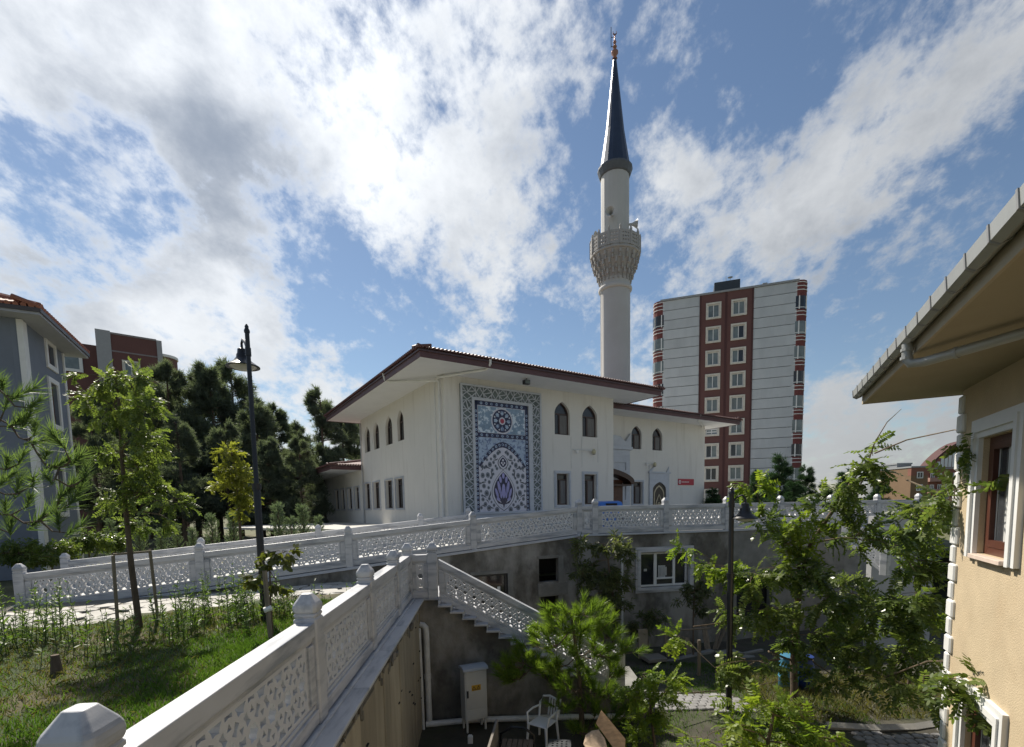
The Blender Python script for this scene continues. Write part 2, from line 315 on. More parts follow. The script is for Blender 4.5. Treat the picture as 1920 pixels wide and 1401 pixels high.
# plaza round the mosque
g = MB(); PL = [(-2.3, 19.45), (2.29, 16.55), (2.84, 16.55), (7.79, 17.55), (10.18, 18.35), (19.5, 21.4), (34, 44), (14, 60), (-18, 50), (-18, 30), (-6.5, 22.3)]
g.prism(PL, XY, ZP - .12, ZP); struct(g, 'plaza_pavement', mat('plaza_stone', (.50, .49, .46), .8, .08, .8, .1, 30, col2=(.4, .39, .36), c2amt=.4, c2scale=.5))
# ramp floor
g = MB(); W = 4.2
a0, a1 = RL + rn * .08, RR + rn * .08; b0, b1 = a0 + rn * (W - .16), a1 + rn * (W - .16)
a0 -= rdir * 3; a0.z -= 3 * rslope; b0 -= rdir * 4; b0.z -= 4 * rslope
g.quad(a0, a1, b1, b0); struct(g, 'ramp_floor', mat('ramp_stone', (.56, .55, .52), .8, .08, 1.2, .1, 30, col2=(.42, .41, .38), c2amt=.4, c2scale=.8))
# courtyard floor, falling gently towards the far wall
g = MB(); nx, ny = 26, 22
def zcourt(x, y): return ZC - max(0, min(1, (y - 10.5) / 6)) * .5 + .02 * math.sin(x * 1.7) * math.cos(y * 1.3)
for j in range(ny + 1):
    for i in range(nx + 1): x = -2.6 + i * 1.0; y = -4 + j * 1.12; g.v.append((x, y, zcourt(x, y)))
for j in range(ny):
    for i in range(nx): q = j * (nx + 1) + i; g.f.append((q, q + 1, q + nx + 2, q + nx + 1))
struct(g, 'courtyard_ground', mat('court_soil', (.06, .055, .04), .95, .3, 2, .5, 40, col2=(.045, .07, .02), c2amt=.8, c2scale=.6), smooth=True)
# garden bed (soil and turf) in front of the ramp
def zgard(x, y): return -2.02 - .012 * max(0, -x - 2) + .025 * math.sin(x * 2.1 + y) * math.sin(y * 1.7 - x * .6) + .02 * math.sin(x * 5.1) * math.sin(y * 4.3)
g = MB(); nx, ny = 44, 44
def gx(i, y): xr = -1.72 - .0629 * (y - 2.1) - .08; return xr - i / nx * 10.5
for j in range(ny + 1):
    for i in range(nx + 1):
        y = -1 + j * .285; x = gx(i, y); g.v.append((x, y, zgard(x, y)))
for j in range(ny):
    for i in range(nx):
        q = j * (nx + 1) + i
        cx_, cy_ = g.v[q][0], g.v[q][1]
        if cy_ < 8.75 + (cx_ + 9) * .60: g.f.append((q, q + nx + 1, q + nx + 2, q + 1))
garden = struct(g, 'garden_bed', grassg, smooth=True)
# the path of irregular flagstones along the foot of the ramp
pathroot = thing('garden_path', None, None, (0, 0, -2.12)); pathroot['kind'] = 'structure'
g = MB(); g.poly([(-16, 4.5, -.02), (-9.1, 8.5, -.02), (-3.0, 12.3, -.02), (-2.3, 10.4, -.02), (-2.45, 14.7, -.02), (RL.x - .6, RL.y - .4, -.02), (-20, 8, -.02)])
bed = g.build('path_bed', mat('path_grit', (.22, .20, .16), .95, .25, 6, .4, 50), pathroot)
shapes = []
for k in range(7):
    n = rnd.choice((5, 6, 6, 7)); pts = [(math.cos(2 * math.pi * (i + rnd.uniform(-.25, .25)) / n) * rnd.uniform(.22, .31), math.sin(2 * math.pi * (i + rnd.uniform(-.25, .25)) / n) * rnd.uniform(.2, .27)) for i in range(n)]
    m_ = MB(); m_.prism(pts, XY, 0, .03); shapes.append(m_.mesh('flagstone'))
    shapes[-1].materials.append(paving)
for j in range(36):
    for i in range(6):
        x = -15.5 + j * .385 + rnd.uniform(-.08, .08); yf = 8.5 + (x + 9.1) * .622 if x > -9.1 else 8.5 + (x + 9.1) * .58
        y = yf + .22 + i * .47 + rnd.uniform(-.07, .07)
        wally = RL.y + (x - RL.x) * (rdir.y / rdir.x) - .18
        if y < wally and x < -2.75:
            o = link_mesh('flagstone', shapes[rnd.randrange(7)], None, pathroot, (x, y, -.012 + rnd.uniform(0, .012)), rnd.uniform(0, 6.28))
# cobbles and grass verge in the courtyard
cob = thing('cobbled_path', None, None, (0, 0, ZC)); cob['kind'] = 'structure'
cm = MB(); cm.sqloft([(.085, 0), (.085, .03), (.07, .045)], .35); cmesh = cm.mesh('cobblestone'); cmesh.materials.append(cobble)
cnt = 0
for j in range(60):
    for i in range(60):
        x = 2.4 + i * .19 + (j % 2) * .095; y = 7.3 + j * .185
        inpath = (6.6 < x < 9.4 and 7.3 < y < 9.15 + .15 * math.sin(x * 3)) or (abs(y - (11.0 - (x - 3.8) * .18)) < .62 and 2.6 < x < 5.3)
        if inpath and cnt < 290:
            o = bpy.data.objects.new('cobblestone', cmesh); COL.objects.link(o); o.parent = cob; o.location = (x + rnd.uniform(-.01, .01), y + rnd.uniform(-.01, .01), zcourt(x, y) - ZC - .008 + rnd.uniform(-.006, .006)); o.rotation_euler = (0, 0, rnd.uniform(-.15, .15)); cnt += 1
g = MB(); g.tube([(6.35, 9.45, ZC + .03), (7.2, 9.28, ZC + .03), (8.0, 9.3, ZC + .03), (9.3, 9.6, ZC + .03)], .09, 4); struct(g, 'path_kerb', paving)
# ---------------------------------------------------------------- lattice and balustrades
def clip(poly, reg):
    n = len(reg)
    for i in range(n):
        (ax, ay), (bx, by) = reg[i], reg[(i + 1) % n]; out = []
        if not poly: return []
        ins = lambda p: (bx - ax) * (p[1] - ay) - (by - ay) * (p[0] - ax) >= 0
        for k in range(len(poly)):
            p, q = poly[k - 1], poly[k]; a, b = ins(p), ins(q)
            if a != b:
                d1 = (bx - ax) * (p[1] - ay) - (by - ay) * (p[0] - ax); d2 = (bx - ax) * (q[1] - ay) - (by - ay) * (q[0] - ax); t = d1 / (d1 - d2)
                out.append((p[0] + (q[0] - p[0]) * t, p[1] + (q[1] - p[1]) * t))
            if b: out.append(q)
        poly = out
    return poly
def area(p): return abs(sum(p[i - 1][0] * p[i][1] - p[i][0] * p[i - 1][1] for i in range(len(p)))) / 2
def star_holes(reg, a, rot):
    cx_ = sum(p[0] for p in reg) / len(reg); cy_ = sum(p[1] for p in reg) / len(reg); c, s = math.cos(rot), math.sin(rot)
    T = lambda x, y: (cx_ + c * x - s * y, cy_ + s * x + c * y); holes = []; h = a * math.sqrt(3) / 2
    ext = max(math.hypot(p[0] - cx_, p[1] - cy_) for p in reg); M_ = int(ext / a) + 2
    def add(pts):
        q = clip([T(*p) for p in pts], reg)
        if len(q) > 2 and area(q) > .0012 * (a / .3) ** 2: holes.append(q)
    for j in range(-3, 4):
        for i in range(-M_, M_ + 1):
            x = i * a + (j % 2) * a / 2; y = j * h
            add([(x + (a * .245 if k % 2 == 0 else a * .185) * math.cos(math.pi * k / 6), y + (a * .245 if k % 2 == 0 else a * .185) * math.sin(math.pi * k / 6)) for k in range(12)])
            for w in (0, 60, 120):
                mx, my = x + a / 2 * math.cos(R(w)), y + a / 2 * math.sin(R(w)); cw, sw = math.cos(R(w)), math.sin(R(w))
                add([(mx + cw * p - sw * q, my + sw * p + cw * q) for p, q in ((-.15 * a, -.10 * a), (0, -.062 * a), (.15 * a, -.10 * a), (.15 * a, .10 * a), (0, .062 * a), (-.15 * a, .10 * a))])
            for sg in (1, -1):
                add([(x + a / 2 + .115 * a * math.cos(R(90 + sg * 90 * 0 + 120 * k + (0 if sg > 0 else 180) + 180)), y + sg * h / 3 + .115 * a * math.sin(R(90 + 120 * k + (0 if sg > 0 else 180) + 180))) for k in range(3)])
    return holes
PCACHE = {}
def panel_parts(L, h, slope):
    key = (round(L, 2), round(h, 3), round(slope, 4))
    if key in PCACHE: return PCACHE[key]
    m = MB(); x0, x1 = .0, L; st = min(.12, L * .16)
    m.box(x0, x1, -.085, .085, h - .13, h); m.box(x0, x1, -.062, .062, h - .165, h - .13); m.box(x0, x1, -.05, .05, h - .19, h - .165)
    m.box(x0, x1, -.085, .085, 0, .13); m.box(x0, x1, -.062, .062, .13, .165); m.box(x0, x1, -.05, .05, .165, .19)
    for a, b, c in ((x0, x0 + st, x0 + st + .035), (x1, x1 - st, x1 - st - .035)):
        m.box(min(a, b), max(a, b), -.072, .072, .192, h - .192); m.box(min(b, c), max(b, c), -.052, .052, .192, h - .192)
    m.v = [(x, y, z + slope * x) for x, y, z in m.v]; fm = m.mesh('panel_frame'); fm.materials.append(marble)
    xa, xb = st + .02, L - st - .02; za, zb = .18, h - .18
    reg = [(xa, za + slope * xa), (xb, za + slope * xb), (xb, zb + slope * xb), (xa, zb + slope * xa)]
    e = .03; inn = [(xa + e, za + e + slope * (xa + e)), (xb - e, za + e + slope * (xb - e)), (xb - e, zb - e + slope * (xb - e)), (xa + e, zb - e + slope * (xa + e))]
    a = (zb - za - 2 * e) * math.cos(math.atan(slope)) / 1.75
    lm = MB(); lm.slab([reg] + star_holes(inn, a, math.atan(slope)), XZ, .10); lme = lm.mesh('lattice'); lme.materials.append(latm)
    PCACHE[key] = (fm, lme); return PCACHE[key]
pm = MB(); pm.sqloft([(.1, 0), (.1, 1.0)], .22); POSTM = {}
def post_mesh(h):
    if h not in POSTM:
        p = MB(); p.sqloft([(.102, -.02), (.102, h + .02), (.098, h + .028), (.09, h + .034), (.09, h + .045), (.098, h + .05), (.098, h + .07), (.09, h + .075), (.09, h + .08)], .14); POSTM[h] = p.mesh('post'); POSTM[h].materials.append(marble)
    return POSTM[h]
cp = MB(); cp.sqloft([(.09, 0), (.099, .008), (.105, .024), (.107, .05), (.103, .074), (.094, .093), (.045, .165), (.041, .169)], .24); CAPM = cp.mesh('cap'); CAPM.materials.append(marble)
def balustrade(label, start, az, slope, posts, h=.92, skip=(), nopanel=(), name='marble_balustrade'):
    t = thing(name, label, 'balustrade', start, R(90 - az), 'marble balustrades with star lattice')
    for i, x in enumerate(posts):
        if i in skip: continue
        p = link_mesh('post', post_mesh(h), None, t, (x, 0, slope * x), 0, .006, 1)
        link_mesh('cap', CAPM, None, p, (0, 0, h + .08), 0, .010, 2)
    for i in range(len(posts) - 1):
        if i in nopanel: continue
        fm, lm = panel_parts(posts[i + 1] - posts[i] - .2, h, slope); x = posts[i] + .1
        f_ = link_mesh('panel_frame', fm, None, t, (x, 0, slope * x), 0, .008, 2); link_mesh('lattice', lm, None, f_)
    return t
q = rlen / 4
balustrade('long sloping marble balustrade on the near side of the ramp', RL, RAZ, rslope, [0, q, 2 * q, 3 * q, 4 * q])
balustrade('sloping marble balustrade on the far side of the ramp, below the mosque', (-14.08, 15.05, -2.38), RAZ, rslope, [0, 3.72, 7.44, 11.16, 13.1])
balustrade('short marble balustrade piece between two close posts at the top of the ramp', (2.29, 16.4, ZP), 88, 0, [0, .56], skip=(0,))
balustrade('level marble balustrade along the plaza in front of the mosque portal', (2.84, 16.42, ZP), 78.6, 0, [0, 2.63, 5.05], skip=(0,))
balustrade('level marble balustrade at the right end of the plaza behind the big locust tree', (7.79, 17.42, ZP), 71.5, 0, [0, 2.52, 5.1, 7.7, 10.2], skip=(0,))
FX = lambda y: -1.72 - .0629 * (y - 2.1)
FAZ = -math.degrees(math.atan(.0629)); fc = 1 / math.cos(R(FAZ)); fy = [1.82, 4.28, 6.45, 8.5, 10.12]
balustrade('nearest marble balustrade on top of the board-marked retaining wall', (FX(1.82), 1.82, ZG), FAZ, 0, [(y - 1.82) * fc for y in fy])
balustrade('narrow marble balustrade panel at the head of the stairs', (FX(10.12), 10.12, ZG), 86, 0, [0, .52], skip=(0,))
STX, STY, TR, RI, NS = -1.68, 10.2, .252, .1405, 15
balustrade('descending marble balustrade beside the courtyard stairs', (STX, STY + .03, ZG), 90, -RI / TR, [0, NS * TR + .2], h=.86, skip=(0,))
# ---------------------------------------------------------------- retaining wall below the nearest balustrade
wr = thing('retaining_wall', 'board-marked concrete retaining wall with marble coping under the nearest balustrade', 'wall', (FX(1.0), 1.0, ZC - .1), R(90 - FAZ))
wl = (10.0 - 1.0) * fc
m = MB(); m.box(0, wl, -.22, .1, 0, ZG - ZC + .04); m.build('wall_core', conc, wr)
x = 0
while x < wl - .05:
    w = min(rnd.choice((.28, .42, .5, .62, .75)), wl - x); y = -.22 - rnd.uniform(.008, .03)
    m = MB(); m.box(0, w - .012, y, -.218, 0, ZG - ZC + .04 - rnd.uniform(.1, .32)); m.build('board', board, wr, (x, 0, 0), 0, .006, 1); x += w
for k in range(26):
    m = MB(); xx, zz = rnd.uniform(2.4, wl - .3), rnd.uniform(.5, 2.4); m.box(xx, xx + .07, -.257, -.2, zz, zz + .014); m.build('form_tie', dark, wr)
x = 0
while x < wl:
    w = min(1.35, wl - x + .12); m = MB(); m.box(x + .002, x + w - .002, -.33, .13, ZG - ZC + .045, ZG - ZC + .083); m.box(x + .002, x + w - .002, -.15, -.115, ZG - ZC + .083, ZG - ZC + .108); m.build('coping_slab', marble, wr, (0, 0, 0), 0, .004, 1); x += w
m = MB()
for k in range(60):
    xx = rnd.uniform(.2, wl - .2); s_ = rnd.uniform(.03, .1); mm = Matrix.Rotation(rnd.uniform(0, 3), 4, 'Y'); mm.translation = (xx, -.2 - rnd.uniform(.0, .03), ZG - ZC - .03 - rnd.uniform(0, .22)); m.box(-s_, s_, -.04, .03, -s_ * .5, s_ * .5, mm)
o = m.build('mortar_lumps', conc, wr, bevel=.01); o['kind'] = 'stuff'
# ---------------------------------------------------------------- stairs down into the courtyard
st = thing('marble_stairs', 'flight of marble steps on a dark concrete base going down to the courtyard', 'stairs', (FX(10.1) + .12, STY - .1, ZC - .1))
ox, oz = STX - st.location.x, ZG - st.location.z
pts = [(0, 0), (ox + NS * TR + .1, 0)]
for k in range(NS, 0, -1): pts += [(ox + .1 + k * TR, oz - k * RI - .05), (ox + .1 + (k - 1) * TR, oz - k * RI - .05)]
pts += [(ox + .1, oz - .05), (0, oz - .05)]
m = MB(); m.slab([pts], off(XZ, 0, .78, 0), 1.5); m.build('stair_base', conc, st)
m = MB(); m.box(-.05, ox + .13, -.06, 1.55, oz - .048, oz - .005); m.build('landing_slab', marble, st, bevel=.004)
xl = ox + .1 + NS * TR; m = MB(); m.box(xl - .02, xl + .6, -.08, 1.5, 0, oz - NS * RI - .05); m.build('landing_base', conc, st); m = MB(); m.box(xl + .012, xl + .65, -.12, 1.52, oz - NS * RI - .048, oz - NS * RI - .006); m.build('landing_slab', concl, st, bevel=.004)
tm = MB(); tm.box(-.03, TR + .01, -.16, 1.52, -.042, 0); tmm = tm.mesh('tread'); tmm.materials.append(marble)
rm = MB(); rm.box(.002, .024, -.13, 1.5, .002, RI - .044); rmm = rm.mesh('riser'); rmm.materials.append(marble2)
for k in range(1, NS + 1):
    p = link_mesh('tread', tmm, None, st, (ox + .1 + (k - 1) * TR + .025, 0, oz - k * RI - .003), 0, .004, 1)
    link_mesh('riser', rmm, None, p, (-.025, 0, 0))
# ---------------------------------------------------------------- basement walls below the ramp and the plaza
def wallpt(px, py, P, az): v = onwall(px, py, P, az); d = Vector((math.sin(R(az)), math.cos(R(az)), 0)); return (v - P).dot(d), v.z
bw = thing('ramp_wall', 'dark stained concrete wall under the ramp with square openings', 'wall', (RL.x, RL.y, -5.4), R(90 - RAZ))
P0 = Vector((RL.x, RL.y, 0)); ZB = -5.4
def hole(px0, py0, px1, py1, P=P0, az=RAZ): a, b = wallpt(px0, py0, P, az); c, d = wallpt(px1, py1, P, az); return [(a, d - ZB), (c, d - ZB), (c, b - ZB), (a, b - ZB)]
hA, hB, hC = hole(884, 1079, 953, 1127), hole(1009, 1048, 1047, 1089), hole(1012, 1119, 1047, 1172)
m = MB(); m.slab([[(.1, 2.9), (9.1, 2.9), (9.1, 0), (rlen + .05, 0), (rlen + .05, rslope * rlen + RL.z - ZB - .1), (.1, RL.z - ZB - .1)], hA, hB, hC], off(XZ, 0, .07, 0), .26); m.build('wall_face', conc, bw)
m = MB(); m.box(-.05, rlen + .1, -.13, .12, RL.z - ZB - .098, RL.z - ZB - .02); m.v = [(x, y, z + rslope * x) for x, y, z in m.v]; m.build('base_course', marble2, bw, bevel=.005)
m = MB(); m.box(9.1, rlen, .9, 1.0, 0, 3.6); m.box(9.1, 9.2, .2, .9, 0, 3.3); m.build('inner_wall', dark, bw)
def jamb(h, w=.16, mt=concl, nm='opening_surround', right=True):
    (a, b), (c, _), (_, d), _ = h; k = MB(); k.box(c - .02, c + w, -.085, -.04, b - .05, d + .08)
    if nm == 'opening_surround': k.box(a - .05, c - .02, -.08, -.045, d, d + .1)
    return k.build(nm, mt, bw, bevel=.004)
for h in (hA, hB, hC): jamb(h)
m = MB(); m.box(hB[0][0] - .05, hB[1][0] + .3, -.1, -.062, hC[2][1] + .02, hB[0][1] - .05); m.build('lintel', concl, bw, bevel=.006)
m = MB(); m.box(hA[0][0], hA[1][0], .02, .05, hA[0][1], hA[2][1]); wv = m.build('window', glass, bw)
m = MB(); a, c = hA[0][0], hA[1][0]; b, d = hA[0][1], hA[2][1]; m.box(a, a + .06, -.02, .018, b, d); m.box(c - .12, c - .02, -.02, .018, b, d); m.box(a, c, -.022, .016, d - .06, d); m.build('frame', mat('dark_frame', (.03, .03, .032), .5), wv)
m = MB(); m.box(c - .36, c - .26, .012, .019, b + .35, b + .5); m.build('sticker', white, wv)
m = MB(); m.box(hC[0][0], hC[0][0] + .18, .03, .06, hC[0][1], hC[2][1]); m.build('door_leaf', mat('dark_door', (.02, .018, .016), .5), bw)
PP = Vector((2.84, 16.42, 0)); PAZ = 78.6
pw = thing('plaza_wall', 'dark concrete basement wall under the plaza with a marble-framed window', 'wall', (2.84, 16.42, -5.4), R(90 - PAZ))
hD = hole(1200, 1037, 1288, 1096, PP, PAZ)
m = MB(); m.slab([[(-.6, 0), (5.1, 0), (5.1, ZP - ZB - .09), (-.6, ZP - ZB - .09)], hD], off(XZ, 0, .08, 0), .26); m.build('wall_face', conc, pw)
m = MB(); m.box(-.66, 5.2, -.12, .1, ZP - ZB - .088, ZP - ZB - .02); m.build('base_course', marble2, pw, bevel=.005)
(a, b), (c, _), (_, d), _ = hD
m = MB(); m.slab([rect(a - .2, c + .2, b - .2, d + .2), rect(a - .02, c + .02, b - .02, d + .02)], off(XZ, 0, -.07, 0), .06); m.slab([rect(a - .13, c + .13, b - .13, d + .13), rect(a - .03, c + .03, b - .03, d + .03)], off(XZ, 0, -.115, 0), .035); fr = m.build('window_surround', marble, pw, bevel=.006)
m = MB(); m.box(a, c, .08, .1, b, d); wn = m.build('window', glass, pw)
m = MB(); wd = c - a
for u0, u1 in ((0, .03), (.30, .36), (.70, .75), (.97, 1)): m.box(a + u0 * wd, a + u1 * wd, .03, .078, b, d)
for t0, t1 in ((0, .05), (.95, 1), (.2, .25)): m.box(a + .302 * wd if t0 == .2 else a, c if t0 != .2 else a + .74 * wd, .035, .076, b + t0 * (d - b), b + t1 * (d - b))
m.build('frame', white, wn)
for u0, u1, z0, z1 in ((.4, .55, .2, .6), (.42, .58, .3, .55), (.1, .16, .45, .52)):
    m = MB(); m.box(a + u0 * wd, a + u1 * wd, .06, .0795, b + z0 * (d - b), b + z1 * (d - b)); m.build('notice', curtain, wn)
QP = Vector((7.79, 17.42, 0)); QAZ = 71.5
rw = thing('side_wall', 'weathered concrete wall under the right end of the plaza with a dark opening', 'wall', (7.79, 17.42, -5.4), R(90 - QAZ))
hE = rect(.5, 2.2, 1.0, 2.6)
m = MB(); m.slab([[(0, 0), (10.3, 0), (10.3, ZP - ZB - .09), (0, ZP - ZB - .09)], hE], off(XZ, 0, .08, 0), .26); m.build('wall_face', concl, rw)
m = MB(); m.box(-.03, 10.4, -.12, .1, ZP - ZB - .088, ZP - ZB - .02); m.build('base_course', marble2, rw, bevel=.005)
m = MB(); m.box(.3, 2.4, .3, .4, .8, 2.8); m.build('inner_wall', dark, rw)
# grey annex wall with brown window, and the second stair balustrade, seen through the big tree
an = thing('annex', 'pale grey annex wall with brown window at the end of the right stairs', 'building', at(1640, 1040, 16.0) * 1.0, R(8))
A0 = an.location.copy(); ab = -5.3 - A0.z
w0 = at(1672, 1010, 16.0) - A0; w1 = at(1716, 1036, 16.0) - A0; top_ = (at(1640, 968, 16.0) - A0).z
m = MB(); m.slab([rect(-.1, 2.3, ab, top_), rect(w0.x, w1.x, w1.z, w0.z)], off(XZ, 0, .1, 0), .2); m.build('wall', mat('annex_grey', (.48, .48, .47), .85, .08, 1.5, col2=(.35, .35, .34), c2amt=.5), an)
m = MB(); m.box(-.15, 2.35, -.08, .02, w0.z + .3, w0.z + .38); m.box(w0.x - .1, w1.x + .1, -.06, -.005, w0.z + .02, w0.z + .12); m.build('cornice', trimw, an, bevel=.005)
m = MB(); m.box(w0.x, w1.x, .1, .12, w1.z, w0.z); wn = m.build('window', glass, an)
m = MB(); k = (w1.x - w0.x)
for u in (0, .3, .64, .93): m.box(w0.x + u * k, w0.x + (u + .07) * k, .05, .1, w1.z, w0.z)
m.box(w0.x, w1.x, .052, .098, w0.z - .05, w0.z); m.build('frame', brown, wn)
sA, sB = at(1588, 985, 15.2), at(1660, 1046, 14.2)
dd = sB - sA; sl_ = math.hypot(dd.x, dd.y)
balustrade('second descending marble balustrade, glimpsed through the big locust tree', (sA.x, sA.y, sA.z - .5), math.degrees(math.atan2(dd.x, dd.y)), dd.z / sl_, [0, sl_], h=.86)
# ================================================================ THE MOSQUE
MAZ = 56.8
C0 = at(832, 707, 22.0); C0.z = 0
mos = thing('mosque', 'two storey cream mosque with wide brown eaves and blue tiled front panel', 'mosque', (C0.x, C0.y, ZP), R(90 - MAZ))
def mf(px, py, d=0.0):       # pixel on the front plane (set back by d) -> local x, z
    n = Vector((-math.cos(R(MAZ)), math.sin(R(MAZ)), 0)); u = Vector((math.sin(R(MAZ)), math.cos(R(MAZ)), 0)); P = C0 + n * d
    v = onwall(px, py, P, MAZ); return (v - P).dot(u), v.z - ZP
def ms_(px, py):             # pixel on the left side plane -> local y, z
    n = Vector((-math.cos(R(MAZ)), math.sin(R(MAZ)), 0)); v = onwall(px, py, C0, MAZ - 90); return (v - C0).dot(n), v.z - ZP
WT, LX, LY, WY, WX, WD = 6.9, 10.5, 13.0, 2.5, 22.5, 4.2
def span(a, b): return min(a, b), max(a, b)
# window outlines, front
archF = [(mf(1040, 800)[0], mf(1068.5, 800)[0], 4.66, 6.36), (mf(1092, 800)[0], mf(1120, 800)[0], 4.66, 6.36)]
lowF = [mf(1043, 888)[0:1] + (mf(1066, 940)[0],), mf(1095, 888)[0:1] + (mf(1117, 940)[0],)]
lowF = [(a, b, .98, 2.62) for a, b in lowF]
art = (mf(887, 760)[0], mf(988, 770)[0]); pan = (mf(861, 722)[0], mf(1012, 745)[0])
holes = [arch(a, b, c, d, .62) for a, b, c, d in archF] + [rect(*w) for w in lowF]
m = MB(); m.slab([rect(0, LX, -.1, WT)] + holes, off(XZ, 0, .15, 0), .3); m.build('front_wall', stucco, mos)
archS = []
for px0, px1 in ((745, 757), (722.5, 735), (699.5, 710), (682.5, 692.5)): a, b = span(ms_(px0, 800)[0], ms_(px1, 800)[0]); archS.append((a, b, 4.66, 6.3))
lowS = []
for px0, px1 in ((743, 757), (724, 737), (701, 713), (684.5, 695)): a, b = span(ms_(px0, 920)[0], ms_(px1, 920)[0]); lowS.append((a, b, .98, 2.62))
holes = [arch(a, b, c, d, .62) for a, b, c, d in archS] + [rect(*w) for w in lowS]
m = MB(); m.slab([rect(.002, LY, -.1, WT)] + holes, off(YZ, .15, 0, 0), .3); m.v = [(x_ - .001, y_, z_) for x_, y_, z_ in m.v]; m.build('side_wall', stucco, mos)
m = MB(); m.box(LX - .3, LX, .302, LY, -.1, WT); m.box(.302, LX - .302, LY - .3, LY, -.1, WT); m.build('rear_wall', stucco, mos)
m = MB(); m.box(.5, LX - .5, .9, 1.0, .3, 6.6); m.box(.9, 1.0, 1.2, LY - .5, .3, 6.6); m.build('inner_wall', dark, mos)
frm = mat('bronze_frame', (.055, .03, .024), .4, .15, 5)
def window_part(mb_fn, a, b, c, d, arched, side=False, cur=False):
    """recessed pane with bars; local to front (x) or side (y) wall"""
    fn = (off(XZ, 0, .2, 0) if not side else off(YZ, .2, 0, 0)); k = lambda mb, a0, a1, d0, d1, b0, b1: mb.box(a0, a1, d0, d1, b0, b1) if not side else mb.box(d0, d1, a0, a1, b0, b1)
    o = MB(); ol = arch(a, b, c, d, .62) if arched else rect(a, b, c, d); o.slab([ol], fn, .02); w = o.build('window', glass, mos)
    e = .07; il = arch(a + e, b - e, c + e, d - e * 1.2, .58) if arched else rect(a + e, b - e, c + e, d - e)
    o = MB(); o.slab([ol, il], (off(XZ, 0, .165, 0) if not side else off(YZ, .165, 0, 0)), .045)
    zm = c + (d - c) * (.62 if arched else .8); k(o, a + e, b - e, .146, .186, zm, zm + .06)
    xm = a + (b - a) * .42; k(o, xm - .05, xm + .05, .147, .184, c + e, zm); o.build('frame', frm, w)
    if cur: o = MB(); k(o, xm + .06, b - e, .17, .188, c + e, zm - .02); o.build('curtain', curtaind, w)
    return w
for i, (a, b, c, d) in enumerate(archF): window_part(None, a, b, c, d, True, False, True)
for i, (a, b, c, d) in enumerate(lowF): window_part(None, a, b, c, d, False, False, True)
for a, b, c, d in archS: window_part(None, a, b, c, d, True, True)
for a, b, c, d in lowS: window_part(None, a, b, c, d, False, True)
def surround(a, b, c, d, w=.16, side=False, y0=0.0, nm='window_surround'):
    f_ = (lambda t: off(XZ, 0, y0 + t, 0)) if not side else (lambda t: off(YZ, y0 + t, 0, 0))
    o = MB(); o.slab([rect(a - w, b + w, c - w, d + w), rect(a - .015, b + .015, c - .015, d + .015)], f_(-.02), .05); o.slab([rect(a - w * .6, b + w * .6, c - w * .6, d + w * .6), rect(a - .03, b + .03, c - .03, d + .03)], f_(-.06), .032)
    return o.build(nm, marble2, mos, bevel=.005)
for w in lowF: surround(*w)
for w in lowS: surround(*w, w=.1, side=True)
# roof with eaves
def hip_roof(parent, x0, x1, y0, y1, zs, fh, rise, name='roof', front_white=True):
    m = MB(); m.box(x0 + .03, x1 - .03, y0 + .03, y1 - .03, zs, zs + .06); m.build('soffit', soffitm, parent)
    m = MB(); m.slab([rect(x0, x1, y0, y1), rect(x0 + .028, x1 - .028, y0 + .028, y1 - .028)], off(XY, 0, 0, zs - .03 + fh / 2), fh); m.build('fascia', fascia, parent, bevel=.004)
    m = MB(); m.slab([rect(x0 - .06, x1 + .06, y0 - .06, y1 + .06), rect(x0 - .002, x1 + .002, y0 - .002, y1 + .002)], off(XY, 0, 0, zs - .03 + fh * .78), .07); m.build('gutter', mat('gutter_brown', (.075, .04, .042), .4, .1), parent, bevel=.015)
    zt = zs - .03 + fh; w = min(x1 - x0, y1 - y0) / 2; e = .1
    A = [(x0 - e, y0 - e, zt), (x1 + e, y0 - e, zt), (x1 + e, y1 + e, zt), (x0 - e, y1 + e, zt)]
    if (x1 - x0) >= (y1 - y0): rA, rB = (x0 + w, (y0 + y1) / 2, zt + rise), (x1 - w, (y0 + y1) / 2, zt + rise); fs = [(A[0], A[1], rB, rA), (A[2], A[3], rA, rB)], [(A[1], A[2], rB), (A[3], A[0], rA)]
    else: rA, rB = ((x0 + x1) / 2, y0 + w, zt + rise), ((x0 + x1) / 2, y1 - w, zt + rise); fs = [(A[1], A[2], rB, rA), (A[3], A[0], rA, rB)], [(A[0], A[1], rA), (A[2], A[3], rB)]
    m = MB()
    for f4 in fs[0]: m.quad(*f4)
    for f3 in fs[1]: m.poly(f3)
    rf = m.build(name, rooft, parent)
    sl_ = rise / w; m = MB()
    def row(p, q, inw):
        n = int((Vector(q) - Vector(p)).length / .17)
        for i in range(n + 1):
            c = Vector(p).lerp(Vector(q), i / n); l = .55; m.tube([c - Vector(inw) * .05 + Vector((0, 0, .025)), c + Vector(inw) * l + Vector((0, 0, .025 + l * sl_))], .052, 6)
    row(A[0], A[1], (0, 1, 0)); row(A[0], A[3], (1, 0, 0)); row(A[1], A[2], (-1, 0, 0))
    t_ = m.build('eave_tiles', rooft, rf); t_['kind'] = 'stuff'
    m = MB()
    for a_, b_ in ((A[0], rA), (A[1], rB if (x1 - x0) >= (y1 - y0) else rA), (rA, rB)): m.tube([Vector(a_) + Vector((0, 0, .05)), Vector(b_) + Vector((0, 0, .05))], .085, 8)
    m.build('ridge_tiles', rooft, rf)
    return rf
hip_roof(mos, -1.92, LX + 1.75, -1.92, LY + 1.2, WT, .34, 1.5)
hip_roof(mos, LX + .02, WX + 1.7, WY - 1.72, WY + WD + .5, WT - .28, .30, .85)
hip_roof(mos, -2.1, 6, LY + .02, 26.5, 3.62, .30, .8)
